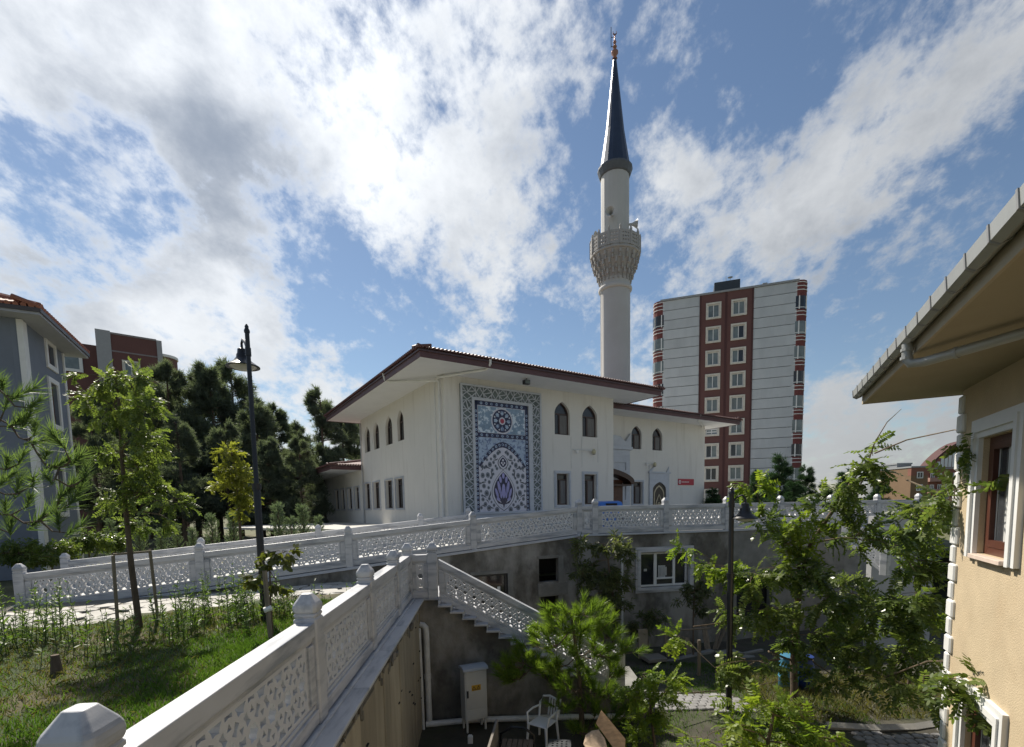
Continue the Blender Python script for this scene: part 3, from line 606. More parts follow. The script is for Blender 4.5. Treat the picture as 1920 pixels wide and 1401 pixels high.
# wing
wa = [(mf(1184, 800, WY)[0], mf(1203, 800, WY)[0], 4.58, 6.1), (mf(1223.5, 800, WY)[0], mf(1242, 800, WY)[0], 4.58, 6.1)]
wlow = (mf(1186.5, 920, WY)[0], mf(1204, 920, WY)[0], .95, 2.4); wdoor = (mf(1222, 920, WY)[0], mf(1247, 920, WY)[0], 0, 2.3)
wport = (LX + .3, mf(1164, 900, WY)[0], 0, 2.85)
hl = [arch(*w, .55) for w in wa] + [rect(*wlow)]
m = MB(); m.slab([rect(LX + .003, WX, -.1, WT - .28)] + hl, off(XZ, 0, WY + .15, 0), .3); m.build('wing_wall', stucco, mos)
m = MB(); m.box(WX - .3, WX, WY + .302, WY + WD, -.1, WT - .28); m.box(LX, WX - .3, WY + WD - .3, WY + WD, -.1, WT - .28); m.box(LX + .5, WX - .6, WY + .8, WY + .9, .2, 6.2); m.build('wing_rear_wall', stucco, mos)
def shifted(ws, a, b, c, d, arched):
    k = len(list(mos.children)); w = window_part(None, a, b, c, d, arched, False, True); w.location = (0, WY, 0)
for w in wa: shifted(None, *w, True)
shifted(None, *wlow, False)
surround(*wlow, w=.14, y0=WY)
# rear wing wall with four low windows
lowR = []
for px0, px1 in ((666, 674.5), (653, 661), (640, 647), (629, 636)): a, b = span(ms_(px0, 930)[0], ms_(px1, 930)[0]); lowR.append((a, b, .98, 2.5))
m = MB(); m.slab([rect(LY + .003, 24.5, -.3, 3.62)] + [rect(*w) for w in lowR], off(YZ, .15, 0, 0), .3); m.box(.302, 5, LY + .1, LY + .3, 0, 3.6); m.box(.9, 1.0, LY + .4, 24, 0, 3.4); m.build('rear_wing_wall', stucco, mos)
for a, b, c, d in lowR: window_part(None, a, b, c, d, False, True); surround(a, b, c, d, w=.1, side=True)
# pilaster strip at the corner, ledge under the panel, conduits
m = MB(); m.box(-.045, -.001, .95, 1.0, .0, WT - .05); m.box(-.06, -.002, .3, .38, 0, WT); m.box(.62, .66, -.02, -.001, 0, 1.6); m.build('wall_trim', trimw, mos)
dp = mat('grey_pipe', (.42, .42, .42), .5, .06)
m = MB(); m.tube([(-.09, .33, .05), (-.09, .33, 6.55), (-.2, .25, 6.78), (1.2, -1.7, 6.84), (1.25, -1.86, 6.95), (1.25, -1.97, 7.02), (1.25, -1.99, 7.32)], .055, 8); m.build('downpipe', trimw, mos, smooth=True)
m = MB(); m.tube([(-.09, .42, 6.7), (-1.7, 2.2, 6.84), (-1.9, 2.3, 6.92), (-1.99, 2.3, 7.28)], .055, 8); m.build('downpipe', trimw, mos, smooth=True)
m = MB(); m.tube([(-.07, LY - .1, 0), (-.07, LY - .1, 6.7)], .05, 6); m.build('downpipe', dp, mos, smooth=True)
m = MB(); m.tube([(WX - 3.0, WY - 1.78, WT + .02), (WX - 2.9, WY - 1.5, WT - .34), (WX - .35, WY - .08, WT - .36)], .05, 8); m.build('downpipe', trimw, mos, smooth=True)
m = MB(); m.box(.75, 5.4, -.3, -.02, -.02, .62); m.box(.65, 5.5, -.36, -.02, .62, .72); m.build('plinth', marble2, mos, bevel=.01)
# ---------------------------------------------------------------- the tile panel and its lattice border
P0x, P1x = pan; PT = mf(935, 731)[1] + .06; A0x, A1x = art; AT = PT - .78; AC = (A0x + A1x) / 2; AW = A1x - A0x
teal = mat('panel_green', (.13, .16, .158), .5, .25, 3); navy = mat('tile_navy', (.012, .014, .055), .25, .2, 8); lilacw = mat('tile_white', (.60, .59, .66), .25, .05, 6)
tileblue = mat('tile_blue', (.20, .29, .40), .3, .25, 5, col2=(.62, .70, .78), c2amt=1, c2scale=5.5, c2range=(.53, .57)); tblue2 = mat('tile_paleblue', (.36, .45, .58), .3, .2, 5, col2=(.14, .19, .33), c2amt=1, c2scale=6.5, c2range=(.52, .57))
tgrey = mat('tile_grey', (.16, .18, .22), .3, .25, 9); tdk = mat('tile_dark', (.035, .045, .06), .3, .2, 9); lil = mat('tile_lilac', (.33, .31, .58), .3, .15, 9); tred = mat('tile_red', (.35, .03, .06), .3, .1)
pan_o = MB(); pan_o.slab([rect(P0x, P1x, 0, PT)], off(XZ, 0, -.04, 0), .07); tp = pan_o.build('tile_panel', teal, mos)
O0, O1, OT = P0x + .09, P1x - .09, PT - .09; BW = min(A0x - O0, O1 - A1x) - .13; AT = OT - BW - .13; print('panel', P0x, P1x, A0x, A1x, PT, BW)
m = MB(); m.slab([[(P0x, 0), (P1x, 0), (P1x, PT), (P0x, PT)], [(O0, -.1 + .11), (O1, .01), (O1, OT), (O0, OT)]], off(XZ, 0, -.105, 0), .06); m.build('outer_frame', marble2, tp, bevel=.01)
I0, I1, IT = O0 + BW, O1 - BW, OT - BW
m = MB(); m.slab([[(I0, 0), (I1, 0), (I1, IT), (I0, IT)], [(A0x, .01), (A1x, .01), (A1x, AT), (A0x, AT)]], off(XZ, 0, -.11, 0), .07); m.build('inner_frame', marble2, tp, bevel=.012)
bars = MB()
def bar(p, q, w=.05, y=-.1, th=.05):
    d = Vector((q[0] - p[0], q[1] - p[1])); l = d.length; d /= l; n = Vector((-d.y, d.x)) * w / 2; e = d * (w * .3); y += rnd.uniform(0, .004)
    bars.prism([(p[0] - e.x + n.x, p[1] - e.y + n.y), (p[0] - e.x - n.x, p[1] - e.y - n.y), (q[0] + e.x - n.x, q[1] + e.y - n.y), (q[0] + e.x + n.x, q[1] + e.y + n.y)], XZ, y - th / 2, y + th / 2)
def band(fn, length, w, per):
    n = max(1, round(length / per)); per = length / n
    for i in range(n):
        b = i * per; X = lambda u, t: fn(u * w, b + t * per)
        segs = [((0, 0), (.38, .25)), ((.38, .25), (1, .5)), ((1, .5), (.38, .75)), ((.38, .75), (0, 1)), ((1, 0), (.62, .25)), ((.62, .25), (0, .5)), ((0, .5), (.62, .75)), ((.62, .75), (1, 1)),
                ((0, .22), (.24, .25)), ((.24, .25), (.38, .25)), ((1, .28), (.62, .25)), ((0, .75), (.38, .75)), ((.62, .75), (1, .78)), ((.38, .25), (.5, .0)), ((.62, .75), (.5, 1.0)), ((.5, .5), (.5, .5001))]
        for p, q_ in segs[:-1]: bar(X(*p), X(*q_), .036)
band(lambda u, t: (O0 + u, t), OT - BW * .1, BW, .86); band(lambda u, t: (O1 - u, t), OT - BW * .1, BW, .86); band(lambda u, t: (O0 + BW + t, OT - u), O1 - O0 - 2 * BW, BW, .86)
bars.build('lattice_border', marble2, tp)['kind'] = 'stuff'
lay = [0]
def flat(pts_list, mt, nm, lvl):
    o = MB()
    for p in pts_list: o.prism(p, XZ, -.078 - lvl * .0016, -.07)
    o_ = o.build(nm, mt, tp)
    if len(pts_list) > 4: o_['kind'] = 'stuff'
    return o_
vz = lambda y: AT - (y - 290) * .005244      # rows measured on the panel
hw = AW / 2
flat([rect(A0x, A1x, 0, AT)], lilacw, 'tile_field', 0)
bd = hw * .12
flat([rect(A0x, A0x + bd, 0, AT), rect(A1x - bd, A1x, 0, AT), rect(A0x, A1x, AT - bd * 1.1, AT), rect(A0x + bd, A1x - bd, vz(608), vz(568))], navy, 'tile_border', 1)
flat([rect(A0x + bd * 1.15, A1x - bd * 1.15, vz(566), AT - bd * 1.25)], tileblue, 'blue_tile_field', 2)
def archband(k, top, spr, n=14): # half width k, apex top, springing spr
    return [(AC + k * (1 - 2 * i / n), top - (top - spr) * abs(1 - 2 * i / n) ** 1.75) for i in range(n + 1)]
ki = hw - bd
oa = archband(ki, vz(640), vz(862)); ia = archband(ki * .93, vz(690), vz(872))
flat([[(A0x + bd, vz(610)), (A0x + bd, vz(862))] + oa[::-1][1:8] + [(AC, vz(610))], [(AC, vz(610))] + oa[::-1][7:14] + [(A1x - bd, vz(862)), (A1x - bd, vz(610))]], tblue2, 'spandrel_tile', 1)
flat([[oa[i], oa[i + 1], ia[i + 1], ia[i]] for i in range(len(oa) - 1)], navy, 'arch_tile', 2)
ros = []
for i in range(1, 14):
    t = i / 14; a = ((oa[i][0] + ia[i][0]) / 2, (oa[i][1] + ia[i][1]) / 2); ros.append(a)
for i in range(9): ros.append((A0x + bd * 1.3 + (i + .5) / 9 * (AW - 2.6 * bd), AT - bd * .55)); ros.append((A0x + bd * 1.3 + (i + .5) / 9 * (AW - 2.6 * bd), (vz(608) + vz(568)) / 2))
for i in range(26): z_ = .12 + i * (AT - .4) / 26; ros += [(A0x + bd * .5, z_), (A1x - bd * .5, z_)]
flat([ngon(x_, z_, .068, 8) for x_, z_ in ros], tblue2, 'border_rosettes', 3); flat([ngon(x_, z_, .032, 6) for x_, z_ in ros], navy, 'rosette_centres', 4)
mz = vz(452); mr_ = hw * .36
flat([ngon(AC, mz, mr_ * 1.12, 32)], lilacw, 'medallion_halo', 3); md = flat([ngon(AC, mz, mr_, 32)], navy, 'medallion', 4)
pet = []
for i in range(8):
    w = R(45 * i); cx_, cz_ = AC + math.cos(w) * mr_ * .62, mz + math.sin(w) * mr_ * .62
    pet.append([(cx_ + math.cos(w) * p - math.sin(w) * q_, cz_ + math.sin(w) * p + math.cos(w) * q_) for p, q_ in ((-.18 * mr_, 0), (0, -.16 * mr_), (.22 * mr_, -.12 * mr_), (.22 * mr_, .12 * mr_), (0, .16 * mr_))])
flat(pet, tblue2, 'medallion_petals', 5); flat([ngon(AC + math.cos(R(22.5 + 45 * i)) * mr_ * .82, mz + math.sin(R(22.5 + 45 * i)) * mr_ * .82, mr_ * .08, 6) for i in range(8)] + [ngon(AC, mz, mr_ * .34, 8)], lilacw, 'medallion_dots', 5); flat([ngon(AC, mz, mr_ * .22, 8)], tred, 'medallion_heart', 6)
def leafshape(cz0, cz1, hw_, n=16, bulge=.55):
    pts = []
    for i in range(n + 1):
        t = i / n; w = math.sin(math.pi * t ** (.9 if bulge > .5 else 1)) ** .85; pts.append((hw_ * w, cz0 + (cz1 - cz0) * t))
    return [(AC + a, b) for a, b in pts] + [(AC - a, b) for a, b in pts[::-1][1:-1]]
flat([leafshape(vz(1275), vz(895), hw * .44)], tdk, 'mandorla_outline', 2); flat([leafshape(vz(1268), vz(900), hw * .42)], lilacw, 'mandorla_rim', 3); flat([leafshape(vz(1250), vz(915), hw * .365)], navy, 'mandorla', 4)
lv = []
for sx, sz, rx, rz, tl in ((0, 1090, .07, .36, 0), (.16, 1060, .055, .34, -12), (-.16, 1060, .055, .34, 12), (.25, 1110, .045, .26, -18), (-.25, 1110, .045, .26, 18), (.11, 985, .05, .16, -8), (-.11, 985, .05, .16, 8), (0, 950, .05, .14, 0), (.2, 1165, .05, .12, -50), (-.2, 1165, .05, .12, 50), (.1, 1120, .04, .2, -5), (-.1, 1120, .04, .2, 5)):
    w = R(tl); lv.append([(AC + hw * sx + a * math.cos(w) - b * math.sin(w), vz(sz) + a * math.sin(w) + b * math.cos(w)) for a, b in ngon(0, 0, 1, 10)] and [(AC + hw * sx + rx * 1.5 * ca * math.cos(w) - rz * sa * math.sin(w), vz(sz) + rx * 1.5 * ca * math.sin(w) + rz * sa * math.cos(w)) for ca, sa in [(math.cos(2 * math.pi * i / 12), math.sin(2 * math.pi * i / 12)) for i in range(12)]])
flat(lv, lil, 'mandorla_leaves', 5)
flat([[(AC - .09 * hw + a, vz(1200) + b), (AC - .3 * hw + a, vz(1165) + b), (AC - .12 * hw + a, vz(1185) + b)] for a, b in ((0, 0),)] + [[(AC + .09 * hw, vz(1200)), (AC + .12 * hw, vz(1185)), (AC + .3 * hw, vz(1165))], [(AC + .0, vz(1250)), (AC + .04 * hw, vz(1215)), (AC + .25 * hw, vz(1200))], [(AC - .0, vz(1250)), (AC - .25 * hw, vz(1200)), (AC - .04 * hw, vz(1215))]], lilacw, 'mandorla_stems', 6)
flat([leafshape(vz(895), vz(760), hw * .2)], tdk, 'drop_outline', 2); flat([leafshape(vz(889), vz(768), hw * .17)], lilacw, 'drop_rim', 3); flat([leafshape(vz(872), vz(780), hw * .13)], navy, 'drop', 4); flat([ngon(AC - .05 * hw * s, vz(832), .035 * hw, 6) for s in (-1, 1)] + [ngon(AC, vz(808), .04 * hw, 6), ngon(AC, vz(848), .035 * hw, 6)], lilacw, 'drop_dots', 5)
fl = [(.12, 735, .05), (.2, 745, .07), (.33, 775, .08), (.38, 830, .06), (.48, 800, .05), (.53, 850, .09), (.64, 808, .05), (.68, 870, .06), (.74, 880, .05), (.83, 870, .07), (.3, 862, .05), (.25, 885, .06), (.44, 900, .06), (.62, 945, .09), (.82, 950, .09), (.4, 935, .05), (.5, 970, .05), (.72, 990, .05), (.57, 1008, .065), (.78, 1045, .08), (.6, 1060, .055), (.9, 1090, .05), (.93, 1020, .04), (.68, 1110, .1), (.58, 1160, .06), (.83, 1165, .07), (.74, 1210, .08), (.4, 1220, .06), (.6, 1245, .1), (.28, 1262, .1), (.9, 1240, .06), (.86, 1130, .045), (.5, 1190, .045)]
flat([ngon(AC + s * hw * a * .92, vz(b), r_ * hw * .85, 10, 0, 1.15) for a, b, r_ in fl for s in (-1, 1)], tgrey, 'flower_tiles', 2)
flat([ngon(AC + s * hw * a * .92, vz(b), r_ * hw * .4, 8) for a, b, r_ in fl for s in (-1, 1)], tdk, 'flower_centres', 3)
cr = []
for k, (a, b, r_, st_) in enumerate(((.32, 775, .13, 200), (.55, 850, .13, 250), (.6, 945, .16, 120), (.78, 1045, .14, 20), (.25, 880, .13, 100), (.68, 1110, .16, 150), (.83, 1165, .13, 60), (.9, 880, .1, 160), (.45, 1215, .12, 240), (.85, 1245, .1, 60), (.18, 745, .1, 60), (.72, 1195, .1, 80))):
    for s in (-1, 1):
        pts = []; n = 8
        for i in range(n + 1): w = R(st_ + 110 * i / n); pts.append((r_ * math.cos(w), r_ * math.sin(w)))
        for i in range(n, -1, -1): w = R(st_ + 110 * i / n); e = r_ * (1 - .3 * math.sin(math.pi * i / n)); pts.append((e * math.cos(w), e * math.sin(w)))
        q_ = [(AC + s * (hw * a * .92 + p[0] * hw), vz(b) + p[1] * hw) for p in pts]; cr.append(q_ if s > 0 else q_[::-1])
flat(cr, tdk, 'tendril_tiles', 2)
# ---------------------------------------------------------------- portal and door of the wing
pr = mf(1177, 880, WY)[0]; pt = mf(1165, 822, WY)[1]
m = MB(); m.box(LX + .002, pr - .12, WY - .12, WY - .002, 0, pt - .55); m.box(LX + .002, pr, WY - .2, WY - .122, 0, pt - .75)
m.box(LX + .002, pr + .16, WY - .3, WY - .002, pt - .75, pt - .55); pl = m.build('portal', marble2, mos, bevel=.015)
m = MB(); m.slab([[(LX + .003, pt - .55), (pr + .12, pt - .55), (pr + .14, pt + .35), (pr - .1, pt + .12), (pr - .35, pt - .2), (pr - .55, pt - .15), (pr - .85, pt + .1), (LX + .003, pt + .3)]], off(XZ, 0, WY - .1, 0), .18); m.build('crest', marble2, pl, bevel=.01)
for z0, z1 in ((3.0, 3.75), (3.85, 4.6), (1.1, 2.85)):
    if z1 < pt - .75: m = MB(); m.slab([rect(LX + .25, pr - .3, z0, z1), rect(LX + .37, pr - .42, z0 + .12, z1 - .12)], off(XZ, 0, WY - .23, 0), .055); m.slab([ngon((LX + pr) / 2, (z0 + z1) / 2, .2, 8)], off(XZ, 0, WY - .22, 0), .04); m.build('carved_panel', marble2, pl, bevel=.008)
doorw = mat('carved_door', (.10, .035, .016), .45, .2, 5); gold = mat('gilt', (.50, .42, .28), .4, .1)
m = MB(); m.box(LX + .01, mf(1162, 900, WY)[0], WY - .26, WY - .215, 0, 2.5); dr = m.build('door', doorw, mos); m = MB(); m.slab([arch(LX - .9, mf(1170, 900, WY)[0], 2.2, 3.2, .8), arch(LX - .7, mf(1166, 900, WY)[0] - .06, 2.1, 2.9, .7)], off(XZ, 0, WY - .55, 0), .7); m.v = [(max(x_, LX + .012), y_, z_) for x_, y_, z_ in m.v]; m.build('hood', mat('hood_brown', (.05, .02, .012), .35, .2), dr)
a, b = wdoor[:2]
m = MB(); m.slab([rect(a - .32, b + .32, 0, 3.0), arch(a, b, -.05 + .06, 2.42, .5)], off(XZ, 0, WY - .05, 0), .1); m.box(a - .42, b + .42, WY - .16, WY - .002, 3.0, 3.12); m.slab([[(a - .35, 3.12), (a - .1, 3.12), (a + .25, 3.5), (a + .2, 3.52)], ], off(XZ, 0, WY - .06, 0), .06); m.slab([[(b + .05, 3.12), (b + .32, 3.12), (b + .3, 3.5), (b + .2, 3.3)]], off(XZ, 0, WY - .06, 0), .06); m.build('door_surround', marble2, mos, bevel=.01)
m = MB(); m.slab([arch(a, b, .02, 2.42, .5)], off(XZ, 0, WY - .02, 0), .04); dl = m.build('door', mat('dark_door2', (.028, .018, .012), .35, .2), mos)
m = MB(); w_ = b - a
m.slab([arch(a + .12 * w_, b - .12 * w_, .5, 2.2, .6), arch(a + .17 * w_, b - .17 * w_, .55, 2.1, .58)], off(XZ, 0, WY - .05, 0), .02); m.slab([arch(a + .25 * w_, b - .25 * w_, .3, 1.6, .7, point=.7), arch(a + .3 * w_, b - .3 * w_, .35, 1.5, .66, point=.7)], off(XZ, 0, WY - .055, 0), .02); m.slab([ngon((a + b) / 2, .85, .17, 12), ngon((a + b) / 2, .85, .11, 12)], off(XZ, 0, WY - .06, 0), .02); m.slab([ngon((a + b) / 2, .85, .06, 8)], off(XZ, 0, WY - .06, 0), .02); m.build('gilt_tracery', gold, dl)
m = MB()
for x_, z0, z1 in ((archF[0][1] + .06, 2.9, 4.6), (archF[1][0] - .05, 3.0, 4.6), (archF[1][1] + .03, 3.3, 4.6)): m.tube([(x_, -.012, z0), (x_, -.012, z1)], .012, 5)
m.build('conduits', trimw, mos)['kind'] = 'stuff'
# things fixed to the front
def mw(x, y, z): a_ = R(90 - MAZ); return (C0.x + x * math.cos(a_) - y * math.sin(a_), C0.y + x * math.sin(a_) + y * math.cos(a_), ZP + z)
s0 = mf(1271, 898, WY); s1 = mf(1300, 910, WY)
sg = thing('wall_sign', 'red rectangular sign board on the right end of the mosque front', 'sign', mw((s0[0] + s1[0]) / 2, WY - .03, s1[1]), R(90 - MAZ)); W_ = (s1[0] - s0[0]) / 2; H_ = s0[1] - s1[1]
m = MB(); m.box(-W_, W_, -.02, .03, 0, H_); m.build('board', mat('sign_red', (.40, .012, .035), .4, .05), sg, bevel=.005)
m = MB(); m.slab([ngon(-W_ * .82, H_ / 2, H_ * .3, 16), ngon(-W_ * .82, H_ / 2, H_ * .2, 16)], off(XZ, 0, -.025, 0), .008); m.slab([ngon(-W_ * .82, H_ / 2, H_ * .1, 8)], off(XZ, 0, -.025, 0), .008); m.build('emblem', white, sg)
x_ = -W_ * .55
m = MB()
for k in range(13): w = rnd.uniform(.03, .055); m.box(x_, x_ + w, -.027, -.021, H_ * .44, H_ * (.55 if k % 3 else .6)); x_ += w + .018
m.build('lettering', white, sg)
pq = thing('name_plate', 'thin white plate below the red sign board', 'sign', mw((s0[0] + s1[0]) / 2 - .05, WY - .02, s1[1] - .36), R(90 - MAZ))
m = MB(); m.box(-.55, .5, 0, .02, 0, .2); m.build('plate', trimw, pq); m = MB(); m.box(-.5, .45, -.006, -.001, .13, .15); m.box(-.5, .45, -.006, -.001, .04, .055); m.build('lettering', dp, pq)
def cam_cluster(label, px, py, d, arm, pole=None):
    x_, z_ = mf(px, py, d); t = thing('security_camera', label, 'camera', mw(x_, d - .02, z_), R(90 - MAZ), 'cameras and lamps fixed to the mosque front')
    m = MB(); m.tube([(-arm, -.08, .1), (arm * .6, -.08, .1)], .022, 6); m.tube([(0, 0, .1), (0, -.1, .1)], .02, 6)
    if pole: m.tube([(0, -.03, 0), (0, -.03, -pole)], .03, 6)
    m.build('bracket', trimw, t); m = MB(); m.lathe([(.0, -.1), (.07, -.1), (.085, .06), (.05, .1)], 10, (-arm * .75, -.14, .0)); m.build('camera', white, t, smooth=True)
    m = MB(); m.lathe([(.05, -.16), (.11, -.1), (.12, .02), (.07, .1), (.03, .13)], 10, (arm * .75, -.16, .05)); h_ = m.build('lamp_head', mat('pale_yellow', (.5, .46, .3), .5), t, smooth=True)
    m = MB(); m.lathe([(.085, -.175), (.085, -.162)], 10, (arm * .75, -.16, .05)); m.build('lens', blackm, h_)
cam_cluster('camera and lamp on a long white bracket between the four front windows', 1094, 848, 0, .8)
cam_cluster('camera and dark floodlight on a pole above the small gilt door', 1217, 872, WY, .5, 2.6)
x_, z_ = mf(960, 703); fl_ = thing('floodlight', 'small black floodlight under the front eave above the tile panel', 'lamp', mw(x_, -1.2, 6.62), R(90 - MAZ))
m = MB(); m.box(-.16, .16, -.1, .1, 0, .2); m.build('housing', blackm, fl_, bevel=.02); m = MB(); m.tube([(0, 0, .2), (0, 0, .29)], .02, 6); m.build('bracket', blackm, fl_); m = MB(); m.box(-.13, .13, -.106, -.1, .03, .17); m.build('lens', glassl, fl_)
bx, by = at(1139, 950, 18.6), at(1153, 942, 18.6)
bn = thing('recycling_bin', 'blue recycling bin with rounded lid standing behind the plaza balustrade', 'bin', (bx.x, 18.6, ZP), R(12)); bl = mat('blue_plastic', (.04, .16, .50), .35, .08)
m = MB(); m.sqloft([(.3, 0), (.36, .85)], .1); m.build('bin_body', bl, bn); m = MB(); m.prism([(-.38, .852), (.38, .852), (.38, .95), (.28, 1.06), (.0, 1.1), (-.28, 1.06), (-.38, .95)], lambda a, b, d: (d, a, b), -.46, .46); ld = m.build('lid', bl, bn, bevel=.02); m = MB(); m.box(-.22, .22, -.41, -.34, .93, 1.01); m.build('slot', dark, ld)
# ================================================================ THE MINARET
mc = at(1153.5, 700, 40.0); mi = thing('minaret', 'tall slim pale minaret with one carved balcony and dark pointed cone', 'minaret', (mc.x, mc.y, ZP)); zz = lambda py: at(1153, py, 40.0).z - ZP
r0 = 1.18
m = MB(); m.lathe([(r0 + .35, 0), (r0 + .35, 5), (r0, 5.6), (r0, zz(527))], 20); m.build('shaft', minw, mi, smooth=True)
m = MB(); pr_ = [(r0, zz(545) - .18), (r0 + .12, zz(545) - .12), (r0 + .16, zz(545)), (r0 + .12, zz(545) + .12), (r0, zz(545) + .18)]; m.lathe(pr_, 28, cap=False); m.build('ring_moulding', minw, mi, smooth=True)
zb, zf = zz(522), zz(480)
tiers = [(1.2, 1.42, zb - .35, zb + .3), (1.42, 1.7, zb + .3, zb + .95), (1.7, 1.86, zb + .95, zf - .25)]
for k, (ra, rb, za, zb_) in enumerate(tiers):
    m = MB(); m.lathe([(ra - .06, za), (rb - .1, zb_ - .15), (rb, zb_ - .02), (rb, zb_)], 28, cap=False)
    for i in range(20):
        w = 2 * math.pi * (i + .5 * (k % 2)) / 20; mm = Matrix.Rotation(w, 4, 'Z')
        m.box(ra - .05, rb + .03, -.07, .07, za + (zb_ - za) * .35, zb_ - .04, mm); m.box(ra - .1, ra + .1, -.045, .045, za - .12, za + (zb_ - za) * .4, mm)
    m.build('corbel_tier', mind, mi)
m = MB(); m.lathe([(1.84, zf - .25), (1.96, zf - .2), (1.96, zf - .08), (1.9, zf - .02), (1.9, zf + .02), (.9, zf + .02)], 28); m.build('balcony_floor', mind, mi)
zt_ = zf + 1.15; pan_m = MB(); hlf = 1.9 * math.tan(math.pi / 14) - .05
pan_m.slab([rect(-hlf, hlf, 0, 1.0)] + [ngon(a_, b_, .075, 6) for a_ in (-.22, -.02, .18) for b_ in (.25, .5, .75)], lambda a_, b_, d: (1.87 + d, a_, b_), .1); pme = pan_m.mesh('parapet_panel'); pme.materials.append(mind)
pos_m = MB(); pos_m.box(1.83, 2.0, -.07, .07, -.05, 1.16); pos_m.lathe([(.03, 1.16), (.075, 1.22), (.06, 1.32), (.01, 1.4)], 8, (1.91, 0, 0)); pom = pos_m.mesh('parapet_post'); pom.materials.append(mind)
for i in range(14):
    link_mesh('parapet_panel', pme, None, mi, (0, 0, zf + .02), 2 * math.pi * i / 14); link_mesh('parapet_post', pom, None, mi, (0, 0, zf + .02), 2 * math.pi * (i + .5) / 14)
r1 = 1.09; zc = zz(322)
m = MB(); m.lathe([(r1, zf), (r1, zc)], 18, ph=.5); m.build('upper_shaft', minw, mi, smooth=False)
m = MB(); m.lathe([(r1, zc - .5), (r1 + .1, zc - .42), (r1 + .22, zc - .1), (r1 + .26, zc), (r1 + .26, zc + .12), (r1 + .1, zc + .2)], 18, ph=.5, cap=False); m.build('cone_cornice', mat('cornice_dark', (.10, .11, .13), .5, .1), mi)
m = MB(); zt = zz(112); m.lathe([(r1 + .1, zc + .12), (r1 * .66, zc + (zt - zc) * .36), (.13, zt)], 18, ph=.5); m.build('cone', lead, mi)
m = MB(); m.lathe([(.1, zt), (.2, zt + 0.072), (.09, zt + 0.180), (.1, zt + 0.216), (.27, zt + 0.446), (.27, zt + 0.540), (.08, zt + 0.756), (.17, zt + 0.900), (.06, zt + 1.080), (.13, zt + 1.238), (.05, zt + 1.404), (.045, zt + 1.728)], 12); m.build('finial', copper, mi, smooth=True)
m = MB(); pts = [(math.cos(R(t)) * .16, math.sin(R(t)) * .16) for t in range(130, 411, 20)] + [(math.cos(R(t)) * .12, math.sin(R(t)) * .12 + .05) for t in range(400, 129, -20)]; m.slab([pts], off(XZ, 0, 0, zt + 1.886), .04); m.build('crescent', copper, mi)
m = MB(); m.tube([(-.28, 0, zt + 0.864), (-.28, 0, zt + 2.304)], .025, 5); m.tube([(-.28, 0, zt + 0.936), (0, 0, zt + 0.936)], .02, 5); m.tube([(-.28, 0, zt + 1.584), (0, 0, zt + 1.584)], .02, 5); m.build('lightning_rod', blackm, mi)
m = MB(); m.tube([(-r0 - .03, -.35, 5.6), (-r0 - .03, -.35, zb)], .03, 5); m.build('cable', white, mi)
horn = mat('horn_grey', (.52, .52, .51), .5, .06)
def speaker(label, w, z_, r_):
    t = thing('loudspeaker', label, 'loudspeaker', (mc.x + math.sin(R(w)) * (r1 + .02), mc.y + math.cos(R(w)) * (r1 + .02), ZP + z_), R(90 - w), 'horn loudspeakers round the minaret')
    m = MB(); m.lathe([(.09, 0), (.1, .2), (.16, .35), (.33, .6), (.36, .62)], 14, cap=False); m.v = [(z__, y_, x__) for x__, y_, z__ in m.v]; m.build('horn', horn, t, smooth=True); m = MB(); m.tube([(-.15, 0, 0), (.05, 0, 0)], .05, 6); m.build('bracket', horn, t)
speaker('horn loudspeaker on the right of the minaret above its balcony', 95, zz(423), r1); speaker('horn loudspeaker on the front left face of the minaret shaft', 205, zz(418), r1); speaker('horn loudspeaker on the left of the minaret just above the parapet', 255, zz(448), r1)
# ================================================================ APARTMENT TOWER BEHIND THE MOSQUE
TRc = at(1497, 527, 55.0); TLc = onz(1240, 566, TRc.z); TZ = TRc.z; TW = (TRc - TLc).length; tb = -3.0
ta = math.atan2(TRc.y - TLc.y, TRc.x - TLc.x)
tw = thing('apartment_tower', 'tall grey apartment tower with maroon centre strip right of the minaret', 'building', (TLc.x, TLc.y, tb), ta); TH = TZ - tb
sx0, sx1 = TW - 9.97, TW - 4.5; PF = 2.68; row0 = 22.03 - tb
wl_, wr_ = [TW - 8.58, TW - 5.9]
holes = []
for c in (wl_, wr_):
    for k in range(10):
        z_ = row0 - k * PF
        if z_ > 1.5: holes.append((c, z_))
m = MB(); m.slab([rect(sx0, sx1, 0, TH)] + [rect(c - .62, c + .62, z_ - .72, z_ + .72) for c, z_ in holes], off(XZ, 0, .15, 0), .3); m.build('maroon_strip', maroon, tw)
m = MB(); m.box((sx0 + sx1) / 2 - .12, (sx0 + sx1) / 2 + .12, -.06, -.003, 0, TH); m.box(sx0 - .12, sx0 + .05, -.07, -.004, 0, TH); m.box(sx1 - .05, sx1 + .12, -.07, -.004, 0, TH); m.build('dark_strip', maroond, tw)
fm_ = MB(); fm_.slab([rect(-.82, .82, -.92, .92), rect(-.62, .62, -.72, .72)], off(XZ, 0, -.07, 0), .13); fme = fm_.mesh('window'); fme.materials.append(mat('cream_frame', (.62, .58, .50), .7))
sm_ = MB(); sm_.slab([rect(-.62, .62, -.72, .72), rect(-.54, -.04, -.64, .64), rect(.04, .54, -.64, .64)], off(XZ, 0, .08, 0), .06); sme = sm_.mesh('sash'); sme.materials.append(white)
gm_ = MB(); gm_.box(-.56, -.02, .1, .12, -.66, .66); gme = gm_.mesh('pane'); gme.materials.append(glassl); gm_ = MB(); gm_.box(.02, .56, .1, .12, -.66, .66); gme2 = gm_.mesh('pane'); gme2.materials.append(glassl)
